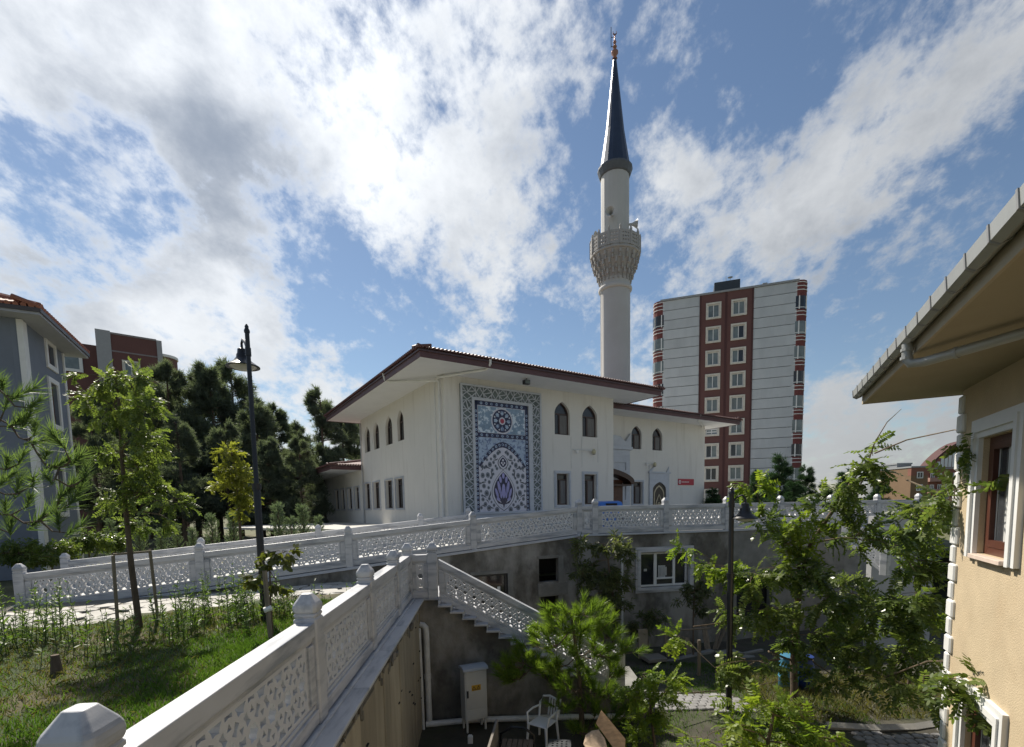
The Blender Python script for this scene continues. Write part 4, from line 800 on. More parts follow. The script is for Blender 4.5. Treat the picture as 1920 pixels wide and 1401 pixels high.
gm_ = MB(); gm_.box(-.56, .56, .13, .14, -.1, .66); cme = gm_.mesh('curtain'); cme.materials.append(curtain)
dkp = MB(); dkp.box(-.56, -.02, .1, .12, -.66, .66); dk1 = dkp.mesh('pane'); dk1.materials.append(glass); dkp = MB(); dkp.box(.02, .56, .1, .12, -.66, .66); dk2 = dkp.mesh('pane'); dk2.materials.append(glass)
for c, z_ in holes:
    w = link_mesh('window', fme, None, tw, (c, 0, z_)); link_mesh('sash', sme, None, w); t = rnd.random()
    link_mesh('pane', dk1 if t < .35 else gme, None, w); link_mesh('pane', dk2 if .2 < t < .5 else gme2, None, w)
    if t > .93:
        bl_ = MB()
        for k in range(4): bl_.box(-.53, .53, .085, .098, -.5 + k * .32, -.36 + k * .32)
        bl_.build('blind', white, w)
m = MB(); m.box(0, TW, .31, .6, 0, TH); m.box(0, TW, .6, 12, 0, TH - .05); m.build('wall', jointm, tw)
nst = 24; sh = TH / nst
for x0, x1 in ((.02, sx0 - .13), (sx1 + .13, TW - .02)):
    pme_ = MB(); pme_.box(x0, x1, .0, .308, .02, sh - .04); pmm = pme_.mesh('panel'); pmm.materials.append(towergrey)
    for k in range(nst): link_mesh('panel', pmm, None, tw, (0, 0, k * sh))
m = MB(); m.box(-.1, TW + .1, -.12, .5, TH, TH + .2); m.build('coping', jointm, tw)
m = MB(); rb0, rb1 = TW - 8.5, TW - 5.75; m.box(rb0, rb1, .7, 4, TH + .05, TH + 1.5); rbx = m.build('roof_box', mat('roof_dark', (.035, .045, .055), .5, .1), tw); m = MB(); m.tube([(rb0 + 1.3, 1.5, TH + 1.5), (rb0 + 1.3, 1.5, TH + 2.3)], .03, 5); m.tube([(rb0 + 1.75, 1.5, TH + 1.5), (rb0 + 1.75, 1.5, TH + 2.0)], .03, 5); m.lathe([(.05, 0), (.3, .1)], 10, (rb0 + 1.75, 1.4, TH + 2.0)); m.build('aerial', horn, rbx)
m = MB(); m.box(TW - 3.4, TW - 2.9, 1, 1.5, TH + .2, TH + .75); m.build('chimney', jointm, tw)
# rounded corner bays with brick bands and windows
baym = mat('bay_maroon', (.17, .05, .045), .85, .1)
for x_, nm in ((TW + .45, 'corner_bay'), (-.35, 'corner_bay')):
    rr = .95
    m = MB(); m.lathe([(rr, 0), (rr, TH + .1)], 12, (x_ - (.35 if x_ > 0 else -.35), .9, 0)); by_ = m.build(nm, baym, tw)
    for k in range(10):
        z_ = row0 - k * PF
        for dz in (1.35, 1.75, .95): m = MB(); m.lathe([(rr + .04, z_ + dz - .45 * 0), (rr + .04, z_ + dz + .07)], 12, (x_ - (.35 if x_ > 0 else -.35), .9, 0), cap=True); m.build('band', white, by_)
    for k in range(10):
        z_ = row0 - k * PF - .45; m = MB(); cx2 = x_ - (.35 if x_ > 0 else -.35)
        m.lathe([(rr + .03, z_ - .62), (rr + .03, z_ + .78)], 12, (cx2, .9, 0)); w = m.build('bay_window', glassl if k % 3 else glass, by_)
        m = MB()
        for i in range(7): wv_ = 2 * math.pi * (i + .3) / 7; m.box(cx2 + (rr + .03) * math.cos(wv_) - .055, cx2 + (rr + .03) * math.cos(wv_) + .055, .9 + (rr + .03) * math.sin(wv_) - .055, .9 + (rr + .03) * math.sin(wv_) + .055, z_ - .62, z_ + .78)
        m.build('bay_mullions', white, w)
# ================================================================ GREY HOUSE, LEFT
GB = at(117, 662, 22.0); GT = onz(38, 598, GB.z); gz = -2.4
gl_ = (Vector((GB.x, GB.y, 0)) - Vector((GT.x, GT.y, 0))).length; gaz = math.degrees(math.atan2(GB.x - GT.x, GB.y - GT.y))
gh = thing('grey_house', 'blue grey house with white corner strips and tiled roof at the left edge', 'house', (GT.x, GT.y, gz), R(90 - (gaz + 90))); GH = GB.z - gz
def gs(px, py): v = onwall(px, py, Vector((GT.x, GT.y, 0)), gaz); d = Vector((math.sin(R(gaz)), math.cos(R(gaz)), 0)); return (v - Vector((GT.x, GT.y, 0))).dot(d), v.z - gz
gw = []
for q_ in ((86, 643, 103, 690), (92, 716, 113, 800), (104, 880, 124, 960)): a, b = gs(q_[0], q_[1]); c, d = gs(q_[2], q_[3]); gw.append((min(a, c), max(a, c), d, b))
m = MB(); m.slab([rect(0, gl_, 0, GH)] + [rect(*w) for w in gw], off(YZ, -.15, 0, 0), .3); m.build('side_wall', greywall, gh)
gf = [(-2.6, -1.5, 2.0, 3.6), (-2.6, -1.5, 5.2, 6.8), (-5.5, -4.4, 2.0, 3.6), (-5.5, -4.4, 5.2, 6.8)]
m = MB(); m.slab([rect(-9, -.302, 0, GH)] + [rect(*w) for w in gf], off(XZ, 0, .15, 0), .3); m.box(-9, -.302, gl_ - .3, gl_, 0, GH); m.box(-9, -8.7, .302, gl_ - .3, 0, GH); m.build('front_wall', greywall, gh)
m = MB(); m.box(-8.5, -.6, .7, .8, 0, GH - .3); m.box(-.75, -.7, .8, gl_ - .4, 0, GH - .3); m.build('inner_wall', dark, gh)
m = MB(); m.box(-.12, .05, -.05, .36, 0, GH - .02); m.build('corner_strip', trimw, gh, bevel=.01); m = MB(); m.box(-.2, .05, gl_ - .12, gl_ + .05, 0, GH - .02); m.build('corner_strip', trimw, gh, bevel=.01)
for a, b, c, d in gw:
    m = MB(); m.box(-.2, -.18, a, b, c, d); w = m.build('window', glass, gh); m = MB(); m.slab([rect(a, b, c, d), rect(a + .07, b - .07, c + .07, d - .07)], off(YZ, -.15, 0, 0), .05); m.box(-.17, -.13, (a + b) / 2 - .04, (a + b) / 2 + .04, c + .07, d - .07); m.build('frame', brown, w)
    m = MB(); m.slab([rect(a - .2, b + .2, c - .2, d + .2), rect(a - .01, b + .01, c - .01, d + .01)], off(YZ, .03, 0, 0), .06); m.build('window_surround', trimw, gh, bevel=.01)
for a, b, c, d in gf:
    m = MB(); m.box(a, b, .18, .2, c, d); w = m.build('window', glass, gh); m = MB(); m.slab([rect(a - .2, b + .2, c - .2, d + .2), rect(a - .01, b + .01, c - .01, d + .01)], off(XZ, 0, -.03, 0), .06); m.build('window_surround', trimw, gh, bevel=.01)
m = MB(); e = .75; m.box(-10, e, -e, gl_ + .6, GH, GH + .12); m.build('soffit', mat('grey_soffit', (.33, .34, .37), .8, .06), gh); m = MB(); m.slab([rect(-10.05, e + .05, -e - .05, gl_ + .65), rect(-9.9, e - .03, -e + .03, gl_ + .55)], off(XY, 0, 0, GH + .16), .14); m.build('gutter', mat('gutter_dark', (.06, .05, .05), .5), gh, bevel=.02)
m = MB(); m.poly([(-10, -e, GH + .23), (e, -e, GH + .23), (-2.2, gl_ / 2, GH + 1.5), (-7.8, gl_ / 2, GH + 1.5)]); m.poly([(e, -e, GH + .23), (e, gl_ + .6, GH + .23), (-2.2, gl_ / 2, GH + 1.5)]); m.poly([(e, gl_ + .6, GH + .23), (-10, gl_ + .6, GH + .23), (-7.8, gl_ / 2, GH + 1.5), (-2.2, gl_ / 2, GH + 1.5)]); terr = mat('terracotta', (.28, .11, .07), .75, .25, 4); rf = m.build('roof', terr, gh)
m = MB()
for i in range(52): x_ = -10 + i * .207; m.tube([(x_, -e - .06, GH + .27), (x_, -e + .9, GH + .27 + .9 * .38)], .085, 6)
for i in range(28): y_ = -e + i * .207; m.tube([(e + .06, y_, GH + .27), (e - .7, y_, GH + .27 + .7 * .38)], .085, 6)
m.tube([(e, -e, GH + .32), (-2.2, gl_ / 2, GH + 1.58)], .12, 8); t_ = m.build('eave_tiles', terr, rf); t_['kind'] = 'stuff'
# ================================================================ MAROON BLOCK, FAR LEFT
ml = at(180, 622, 55.0); mr2 = onz(293, 640, ml.z); mb_ = thing('maroon_block', 'maroon apartment block with flat parapet rising behind the left trees', 'building', (ml.x, ml.y, -3), math.atan2(mr2.y - ml.y, mr2.x - ml.x)); MH = ml.z + 3; MW = (mr2 - ml).length
hw_ = [(MW * .53, MH - 3.6), (MW * .53, MH - 6.6)]
m = MB(); m.slab([rect(1.2, MW, 0, MH)] + [rect(x_ - .8, x_ + .8, z_ - .75, z_ + .75) for x_, z_ in hw_], off(XZ, 0, .15, 0), .3); m.build('front_wall', maroon, mb_)
m = MB(); m.box(-.1, 1.198, -.12, 8, 0, MH + .3); m.box(MW + .002, MW + .5, -.1, 8, 0, MH + .1); m.build('grey_pier', mat('pier_grey', (.36, .36, .37), .85, .06), mb_); m = MB(); m.box(1.2, MW, .32, 8, 0, MH - .05); m.build('rear_wall', maroond, mb_); m = MB(); m.box(1.2, MW, -.06, .4, MH, MH + .2); m.box(1.2, MW, -.03, -.002, MH - 1.9, MH - 1.75); m.build('coping', mat('pier_grey2', (.25, .22, .22), .85), mb_)
for x_, z_ in hw_:
    w = link_mesh('window', fme, None, mb_, (x_, 0, z_)); link_mesh('sash', sme, None, w); link_mesh('pane', gme, None, w); link_mesh('pane', gme2, None, w)
m = MB(); m.box(-6, -.102, 1.2, 8, 0, MH - 1.2); w = m.build('side_wing', maroon, mb_); m = MB(); m.box(-4.6, -1.6, 1.1, 1.198, MH - 4.2, MH - 2.5); ww = m.build('window', glassl, mb_); m = MB(); m.slab([rect(-4.8, -1.4, MH - 4.4, MH - 2.3), rect(-4.5, -3.2, MH - 4.1, MH - 2.6), rect(-3.0, -1.7, MH - 4.1, MH - 2.6)], off(XZ, 0, 1.05, 0), .1); m.build('frame', white, ww)
m = MB(); m.lathe([(1.5, 0), (1.5, MH - 1.6)], 16, (MW + .55, 1.7, 0)); m.build('round_bay', maroon, mb_); m = MB(); m.lathe([(1.56, MH - 5.2), (1.56, MH - 3.6)], 16, (MW + .55, 1.7, 0)); m.build('bay_window', glassl, mb_); m = MB()
for i in range(16): w = 2 * math.pi * i / 16; m.box(MW + .55 + 1.58 * math.cos(w) - .09, MW + .55 + 1.58 * math.cos(w) + .09, 1.7 + 1.58 * math.sin(w) - .09, 1.7 + 1.58 * math.sin(w) + .09, MH - 5.2, MH - 3.6)
m.lathe([(1.62, MH - 5.4), (1.62, MH - 5.2)], 16, (MW + .55, 1.7, 0)); m.lathe([(1.62, MH - 1.6), (1.62, MH - 1.3)], 16, (MW + .55, 1.7, 0)); m.build('bay_trim', white, mb_)
m = MB(); m.box(-5.2, -4.4, 2, 2.8, MH - 1.2, MH - .5); m.box(-5.3, -4.3, 1.9, 2.9, MH - .5, MH - .35); m.build('chimney', jointm, mb_)
# ================================================================ FAR BLOCKS, RIGHT
def block(label, x0, x1, top, Y, mt, rows, cols, dpt=10, fr=trimw, rz=0, name='apartment_block', win=(.55, .5)):
    a = at(x0, top, Y); b = at(x1, top, Y); t = thing(name, label, 'building', (a.x, Y, -5.5), rz, None); W = b.x - a.x; H = a.z + 5.5
    m = MB(); m.box(0, W, 0, dpt, 0, H); m.build('wall', mt, t); m = MB(); m.box(-.15, W + .15, -.15, dpt, H, H + .35); m.build('coping', jointm, t)
    for i in range(cols):
        for j in range(rows):
            cx_ = (i + .5) * W / cols; cz_ = H - 1.8 - j * 3.0; w, h = W / cols * win[0] / 2, 1.5 * win[1]
            m = MB(); m.box(cx_ - w, cx_ + w, -.1, -.003, cz_ - h, cz_ + h); wn = m.build('window', glassl if (i + j) % 2 else glass, t); m = MB(); m.slab([rect(cx_ - w - .15, cx_ + w + .15, cz_ - h - .15, cz_ + h + .15), rect(cx_ - w + .05, cx_ - .06, cz_ - h + .05, cz_ + h - .05), rect(cx_ + .06, cx_ + w - .05, cz_ - h + .05, cz_ + h - .05)], off(XZ, 0, -.13, 0), .06); m.build('frame', fr, wn)
    return t, W, H
block('distant grey apartment block with dark roofline, left of the ochre one', 1682, 1709, 871, 122, mat('far_grey', (.24, .25, .26), .85, .08, .3), 4, 2, win=(.5, .45))
t, W, H = block('distant ochre apartment block with red top floor', 1709, 1741, 877, 116, ochre, 5, 1, win=(.3, .42)); m = MB(); m.box(-.02, W + .02, -.02, 1, H - 1.9, H - .02); m.build('red_top', brick, t)
t, W, H = block('distant brick red apartment block with curved roof and balconies', 1741, 1812, 880, 128, brick, 6, 5, win=(.4, .4))
m = MB(); pts = [(0, H)] + [(W * i / 10, H + .3 + 6.4 * math.sin(math.pi / 2 * i / 10) ** .9) for i in range(11)] + [(W, H)]; m.slab([pts], off(XZ, 0, 1.5, 0), 3); m.build('curved_roof', brick, t)
m = MB(); pts = [(W * i / 10, H + .3 + 6.4 * math.sin(math.pi / 2 * i / 10) ** .9) for i in range(11)]; m.slab([pts + [(x_, z_ + .7) for x_, z_ in pts[::-1]]], off(XZ, 0, 1.2, 0), 3.2); m.build('roof_edge', maroond, t)
for i in range(2, 8): m = MB(); z_ = H + 6.4 * math.sin(math.pi / 2 * i / 10) ** .9; m.box(W * i / 10 + .1, W * (i + 1) / 10 - .1, -.08, -.004, H + .5, max(H + .9, z_ - .3)); m.build('skylight', mat('bright_pane', (.65, .68, .7), .2, .05), t)
for i in range(5):
    for j in range(6): m = MB(); cx_ = (i + .5) * W / 5; m.box(cx_ - 1.4, cx_ + .6, -1.1, -.15, H - 3.3 - j * 3, H - 2.3 - j * 3); m.build('balcony', mat('balcony_pink', (.42, .24, .19), .8, .1), t)
# ================================================================ PEACH HOUSE, RIGHT FOREGROUND
HK = at(1806, 733, 7.5); HAZ = 27.6
ph = thing('peach_house', 'peach stucco house with white quoins and deep eave at the right edge', 'house', (HK.x, HK.y, ZC - .1), R(-117.6)); HH = HK.z - ZC + .1
hd = Vector((-math.sin(R(HAZ)), -math.cos(R(HAZ)), 0)); HP = Vector((HK.x, HK.y, 0))
def hs(px, py): v = onwall(px, py, HP, HAZ); return (v - HP).dot(hd), v.z - ZC + .1
wa_, wz1 = hs(1845, 825); wb_, _ = hs(1893, 900); _, wz0 = hs(1830, 1037); wb_ = wa_ + 1.02
wz1 += .02
lowz1 = hs(1800, 1258)[1]; lw = (hs(1800, 1300)[0] + .08, hs(1800, 1300)[0] + 1.1)
hl = [rect(wa_, wb_, wz0, wz1), rect(wa_, wb_, -.0 + .35, lowz1 - .3)]
m = MB(); m.slab([rect(0, 9, 0, HH)] + hl + [rect(wa_ + 3, wb_ + 3, wz0, wz1)], off(XZ, 0, .15, 0), .3); m.build('wall', peach, ph)
m = MB(); m.box(0, .3, .302, 8, 0, HH); m.build('end_wall', peach, ph); m = MB(); m.box(.4, 8.8, .9, 1.0, .2, HH - .1); m.build('inner_wall', mat('room_grey', (.12, .11, .10), .9), ph)
for z0, z1, x0 in ((wz0, wz1, wa_), (.35, lowz1 - .3, wa_), (wz0, wz1, wa_ + 3)):
    x1 = x0 + wb_ - wa_
    m = MB(); w3 = .27
    for k, (e0, e1, t_) in enumerate(((0.01, .09, .05), (.09, .18, .085), (.18, .27, .06))):
        m.slab([[(x0 - e1, z0 - .06), (x0 - e0, z0 - .06), (x0 - e0, z1 + e0), (x1 + e0, z1 + e0), (x1 + e0, z0 - .06), (x1 + e1, z0 - .06), (x1 + e1, z1 + e1), (x0 - e1, z1 + e1)]], off(XZ, 0, -t_ / 2, 0), t_)
    m.build('window_surround', trimw, ph, bevel=.006)
    m = MB(); m.box(x0 - .0, x1, -.1, .07, z0 - .06, z0 - .002); m.build('sill', mat('sill_stone', (.62, .50, .42), .6), ph, bevel=.006)
    m = MB(); m.box(x0 + .08, x1 - .08, .125, .14, z0 + .08, z1 - .08); wn = m.build('window', mat('clear_glass', (.05, .055, .06), .05, .2, spec=.6), ph)
    m = MB(); m.slab([rect(x0, x1, z0, z1), rect(x0 + .08, x1 - .08, z0 + .1, z1 - .08)], off(XZ, 0, .10, 0), .07); m.slab([rect(x0 + .085, x1 - .085, z0 + .105, z1 - .085), rect(x0 + .17, x1 - .17, z0 + .2, z1 - .17)], off(XZ, 0, .085, 0), .055); m.build('sash', redwood, wn, bevel=.008)
    m = MB(); m.box(x0 + .172, x0 + .2, .115, .122, z0 + .2, z1 - .17); m.box(x0 + .45, x0 + .75, .115, .123, z0 + .2, z1 - .17); m.build('curtain', curtain, wn)
qz = 0.02; k = 0; bh = .285
while qz < HH - .1:
    lg = .22 if k % 2 == 0 else .13; h_ = min(bh, HH - qz)
    m = MB(); m.box(-.045, lg, -.038 - (.01 if k % 2 == 0 else 0), .3, qz, qz + h_ - .016); m.build('quoin', trimw, ph, bevel=.022, seg=1); qz += bh; k += 1
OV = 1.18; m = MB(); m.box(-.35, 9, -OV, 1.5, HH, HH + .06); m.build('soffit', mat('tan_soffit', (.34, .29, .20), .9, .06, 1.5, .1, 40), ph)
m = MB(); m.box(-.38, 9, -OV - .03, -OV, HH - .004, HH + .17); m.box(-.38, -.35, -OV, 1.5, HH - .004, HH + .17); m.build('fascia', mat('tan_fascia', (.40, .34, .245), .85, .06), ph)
m = MB(); m.poly([(-.5, -OV - .16, HH + .24), (9.2, -OV - .16, HH + .24), (9.2, 1.6, HH + .9), (-.5, 1.6, HH + .9)]); m.poly([(-.5, -OV - .16, HH + .2), (-.5, 1.6, HH + .86), (9.2, 1.6, HH + .86), (9.2, -OV - .16, HH + .2)]); m.build('roof', mat('roof_red', (.25, .1, .07), .7, .2), ph)
gp = [(-OV - .035, HH + .21), (-OV - .05, HH + .12), (-OV - .11, HH + .09), (-OV - .165, HH + .12), (-OV - .175, HH + .225), (-OV - .16, HH + .225), (-OV - .15, HH + .13), (-OV - .11, HH + .105), (-OV - .062, HH + .13), (-OV - .05, HH + .21)]
gm_ = MB(); gm_.slab([gp], lambda a, b, d: (d, a, b), .425); gme_ = gm_.mesh('gutter_length'); gme_.materials.append(gutterm)
sm2 = MB(); gq = [(a + (-.008 if a < -OV - .1 else .004), b + (-.008 if b < HH + .15 else .006)) for a, b in gp[:5]] + [(a, b) for a, b in gp[5:]]; sm2.slab([gq], lambda a, b, d: (d, a, b), .03); sm2.box(-.012, .012, -OV - .03, -OV + .12, HH + .13, HH + .145); sme2 = sm2.mesh('gutter_strap'); sme2.materials.append(mat('strap_grey', (.30, .30, .30), .5, .1, metal=.3))
for k in range(22):
    x_ = -.3 + k * .43
    link_mesh('gutter_length', gme_, None, ph, (x_ + .215, 0, 0)); link_mesh('gutter_strap', sme2, None, ph, (x_, 0, 0))
cap_ = MB(); cap_.prism(gp[:5], lambda a, b, d: (d, a, b), -.312, -.302); cap_.build('gutter_end', gutterm, ph)
px_ = 2.9; m = MB(); m.tube([(px_, -OV - .105, HH + .1), (px_, -OV - .105, HH - .06), (px_ + .02, -OV - .07, HH - .12), (px_ + .06, -OV + .03, HH - .13), (px_ + 1.3, -.12, HH - .12)], .05, 10); m.build('downpipe', gutterm, ph, smooth=True)
for q0, q1 in (((px_, -OV - .105, HH + .02), (px_, -OV - .105, HH + .05)), ((px_, -OV - .105, HH - .07), (px_, -OV - .105, HH - .04)), ((px_ + .3, -OV + .23, HH - .13), (px_ + .32, -OV + .25, HH - .13))): m = MB(); m.tube([q0, q1], .06, 10); m.build('pipe_collar', gutterm, ph)
m = MB(); m.tube([(3.4, -.07, 0), (3.4, -.07, HH)], .05, 10); m.build('downpipe', gutterm, ph, smooth=True)
# ================================================================ VEGETATION
def unit(a): return a / np.maximum(np.linalg.norm(a, axis=-1, keepdims=True), 1e-9)
def inst(TV, TF, pos, xd, zd, sc):
    x = unit(xd); y = unit(np.cross(zd, x)); z = np.cross(x, y); M_ = np.stack([x, y, z], 1) * sc[:, None, None]
    V = np.einsum('kc,ncd->nkd', TV, M_) + pos[:, None, :]; n, k = V.shape[0], TV.shape[0]
    F = TF[None] + (np.arange(n) * k)[:, None, None]; return V.reshape(-1, 3), F.reshape(-1, TF.shape[1])
def join(ps):
    V = []; F = []; o = 0
    for v, f in ps: V.append(v); F.append(f + o); o += len(v)
    return np.concatenate(V), np.concatenate(F)
def rv(n): return unit(NR.normal(size=(n, 3)))
def leaflet(p, d, up, l, w):
    s = np.cross(up, d); s /= np.linalg.norm(s) + 1e-9
    return [p, p + d * l * .3 + s * w, p + d * l * .72 + s * w * .85, p + d * l, p + d * l * .72 - s * w * .85, p + d * l * .3 - s * w]
def pinnate(pairs, droop, ll, lw, seed):
    r_ = np.random.RandomState(seed); V = []; up = np.array([0, 0, 1.])
    for i in range(pairs):
        t = .14 + .84 * i / (pairs - 1); p = np.array([t, 0, -droop * t * t + .1 * t]); tg = np.array([1, 0, -2 * droop * t + .1]); tg /= np.linalg.norm(tg)
        for s in (-1, 1):
            d = np.array([.45 + r_.uniform(-.12, .12), s, -.25 + r_.uniform(-.3, .25)]); d /= np.linalg.norm(d); k = ll * (1 - .35 * abs(t - .5)) * r_.uniform(.85, 1.1)
            V += leaflet(p, d, up + r_.normal(size=3) * .35, k, lw)
    V += leaflet(np.array([1., 0, -droop + .1]), np.array([.9, 0, -.4]), up, ll, lw)
    n = len(V) // 6; F = np.arange(n * 6).reshape(n, 6)
    # rachis as a thin six-sided strip
    pts = [np.array([t, 0, -droop * t * t + .1 * t]) for t in (0, .35, .7, 1)]; w = .008
    V += [pts[0] + [0, w, 0], pts[1] + [0, w, 0], pts[2] + [0, w, 0], pts[3], pts[2] - [0, w, 0], pts[1] - [0, w, 0]]
    return np.array(V), np.concatenate([F, [np.arange(n * 6, n * 6 + 6)]])
PINN = [pinnate(8, .35, .29, .062, 1), pinnate(8, .65, .28, .06, 2), pinnate(7, .15, .31, .066, 3)]
def simple_leaf(seed, n=5, ll=.62, lw=.13):
    r_ = np.random.RandomState(seed); V = []
    for i in range(n):
        t = i / n * .8; w = 2.4 * i; d = np.array([.75, math.cos(w) * .7, math.sin(w) * .5 - .35]); d /= np.linalg.norm(d); V += leaflet(np.array([t, 0, 0.]), d, np.array([0, .2, 1.]) + r_.normal(size=3) * .3, ll * r_.uniform(.8, 1.15), lw)
    return np.array(V), np.arange(n * 6).reshape(n, 6)
LANCE = [simple_leaf(4, 6, .6, .085), simple_leaf(5, 6, .55, .075)]; BROAD = [simple_leaf(6, 5, .7, .2), simple_leaf(7, 4, .75, .22)]
def tuft(seed, n, ang, nl, w):
    r_ = np.random.RandomState(seed); V = []
    for i in range(n):
        t = r_.uniform(0, 1) ** .8; p = np.array([t, 0, 0.]); a = r_.uniform(0, 2 * math.pi); g_ = R(ang) * r_.uniform(.55, 1.2) * (1.15 - .5 * t)
        d = np.array([math.cos(g_), math.sin(g_) * math.cos(a), math.sin(g_) * math.sin(a)]); s = np.cross(d, r_.normal(size=3)); s /= np.linalg.norm(s); l = nl * r_.uniform(.75, 1.1)
        V += [p - s * w, p + s * w, p + d * l]
    return np.array(V), np.arange(n * 3).reshape(n, 3)
TUFTN = [tuft(k, 85, 46, .85, .024) for k in (1, 2, 3)]; TUFTF = [tuft(k, 18, 60, .85, .045) for k in (4, 5, 6)]
def B(px, py, Y, rx, ry=None, dep=None, n=None):
    c = at(px, py, Y); k = Y / FPX; ry = ry or rx; return (np.array(c), np.array([rx * k, (dep or max(rx, ry) * k * .8), ry * k]), n)
def fill_blob(c, rad, n, per, leaf, down=.15):
    """twigs radiating in an ellipsoid, 'per' leaves along each"""
    nt = max(2, int(n / per)); d = rv(nt); L_ = NR.uniform(.55, 1.05, (nt, 1)); tip = c + d * rad * L_; st = c + d * rad * L_ * NR.uniform(.1, .45, (nt, 1)); tip[:, 2] -= .08 * NR.rand(nt)
    t = NR.uniform(.15, 1.05, (nt, per, 1)); pos = (st[:, None] * (1 - t) + tip[:, None] * t).reshape(-1, 3)
    ax = unit(tip - st)[:, None] * .55 + NR.normal(size=(nt, per, 3)) * .55; ax[..., 2] -= down; ax = ax.reshape(-1, 3)
    up = NR.normal(size=(len(pos), 3)) * .45 + np.array([-.12, .12, 1.]); return pos, ax, up, leaf * NR.uniform(.75, 1.15, len(pos)), st, tip
def broadleaf(name, label, base, trunk, blobs, leafm, templates, leaf=.26, dens=1.0, per=7, cat='tree', group=None, r0_=.07, r1_=.02, extra=None, down=.15, blobs2=(), leafm2=None):
    base = Vector(base); t = thing(name, label, cat, base, 0, group); tr = MB(); bp = np.array(base); tk = [Vector(p) - base for p in trunk]; n = len(tk); ps2 = []; alt = set(id(b_[0]) for b_ in blobs2); blobs = list(blobs) + list(blobs2)
    tr.tube(tk, [r0_ + (r1_ - r0_) * i / (n - 1) for i in range(n)], 9); br = MB(); ps = []
    nodes = [(p, r0_ + (r1_ - r0_) * i / (n - 1), 0.) for i, p in enumerate(tk)][1:]
    for c, rad, num in sorted(blobs, key=lambda b_: min((Vector(b_[0] - bp) - p).length for p in tk)):
        lc = Vector(c - bp); cand = [q for q in nodes if q[0].z < lc.z + .35] or nodes[:1]; s, rs, ds = min(cand, key=lambda q: (q[0] - lc).length + .35 * q[2]); L_ = (lc - s).length; rb = max(.007, min(rs * .55, .012 + .010 * L_))
        m1 = s.lerp(lc, .35) + Vector((rnd.gauss(0, .06), rnd.gauss(0, .06), .08 + rnd.gauss(0, .03))) * L_; m2 = s.lerp(lc, .7) + Vector((rnd.gauss(0, .06), rnd.gauss(0, .06), .07)) * L_
        br.tube([s, m1, m2, lc], [rb, rb * .85, rb * .7, rb * .5], 6); nodes.append((lc, rb * .7, ds + L_)); nodes.append((m2, rb * .8, ds + L_ * .7))
        vol = rad[0] * rad[2] / (leaf * leaf); k = num or int(30 * dens * vol + 10); pos, ax, up, sc, st_, tip = fill_blob(c - bp, rad, k, per, leaf, down)
        for a, b in zip(st_, tip): br.tube([Vector(a), Vector((a + b) / 2 + NR.normal(size=3) * .01), Vector(b)], [.007, .005, .003], 4, cap=False)
        for j, T in enumerate(templates):
            sel = np.arange(len(pos)) % len(templates) == j
            if sel.any(): (ps2 if id(c) in alt else ps).append(inst(T[0], T[1], pos[sel], ax[sel], up[sel], sc[sel]))
    tr.build('trunk', barkm, t, smooth=True); b_ = br.build('branches', twigm, t, smooth=True)
    if extra: extra(t, base)
    V, F = join(ps); cr_ = arrays_mesh('crown', V, F, leafm, t)
    if ps2: V, F = join(ps2); arrays_mesh('bright_leaves', V, F, leafm2, cr_)
    return t
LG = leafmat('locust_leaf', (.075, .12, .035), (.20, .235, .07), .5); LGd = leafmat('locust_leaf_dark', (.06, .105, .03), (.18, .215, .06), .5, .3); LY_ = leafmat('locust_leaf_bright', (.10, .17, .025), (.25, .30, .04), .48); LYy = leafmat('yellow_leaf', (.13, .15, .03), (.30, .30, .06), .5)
LN = leafmat('lance_leaf', (.06, .085, .035), (.15, .165, .07), .45); NEED = leafmat('pine_needle', (.09, .16, .025), (.22, .30, .05), .45, .5); NEEDb = leafmat('pine_needle_blue', (.065, .11, .045), (.16, .22, .085), .45, .5); NEEDhz = leafmat('pine_needle_hazy', (.075, .095, .08), (.16, .19, .15), .45, .6); CYP = leafmat('cypress_leaf', (.12, .165, .115), (.22, .28, .2), .35, .6); DKC = leafmat('conifer_dark', (.018, .05, .022), (.05, .095, .04), .25, .6)  # wood pine needles: backlit haze is put into their lighter blue-grey colour
# --- staked young locust in the garden bed, left
def stakes(t, base):
    for px, py, px2, py2 in ((222, 1186, 212, 1042), (297, 1166, 281, 1030)):
        a = onz(px, py, -2.1); b = at(px2, py2, a.y); m = MB(); m.tube([a - base, b - base], .028, 7); m.build('stake', wood, t)
    a = at(212, 1040, 8.5); b = at(283, 1034, 8.9); m = MB(); m.tube([a - base, b - base], .02, 6); m.build('crossbar', wood, t)
b0 = onz(262, 1180, -2.1); Y = b0.y
broadleaf('locust_tree', 'young locust tree tied between two stakes in the grassy bed, left', b0, [b0, at(246, 1060, Y), at(236, 960, Y), at(228, 850, Y), at(222, 740, Y), at(215, 700, Y)],
          [B(190, 705, Y, 42, 26), B(240, 712, Y, 45, 28), B(275, 765, Y - .3, 42, 34), B(215, 765, Y, 48, 34), B(165, 742, Y, 30, 16), B(250, 820, Y - .3, 50, 30), B(295, 830, Y, 26, 20), B(205, 845, Y, 24, 24), B(290, 870, Y + .2, 30, 20), B(265, 925, Y, 50, 30), B(315, 938, Y - .2, 36, 22), B(215, 940, Y, 26, 20), B(255, 975, Y + .2, 45, 20), B(320, 975, Y, 26, 14), B(260, 880, Y, 45, 26)],
          LG, PINN, .22, .85, extra=stakes, r0_=.055, r1_=.015)
b0 = onz(445, 1040, -2.4); Y = 20.5; b0 = at(452, 1020, Y)
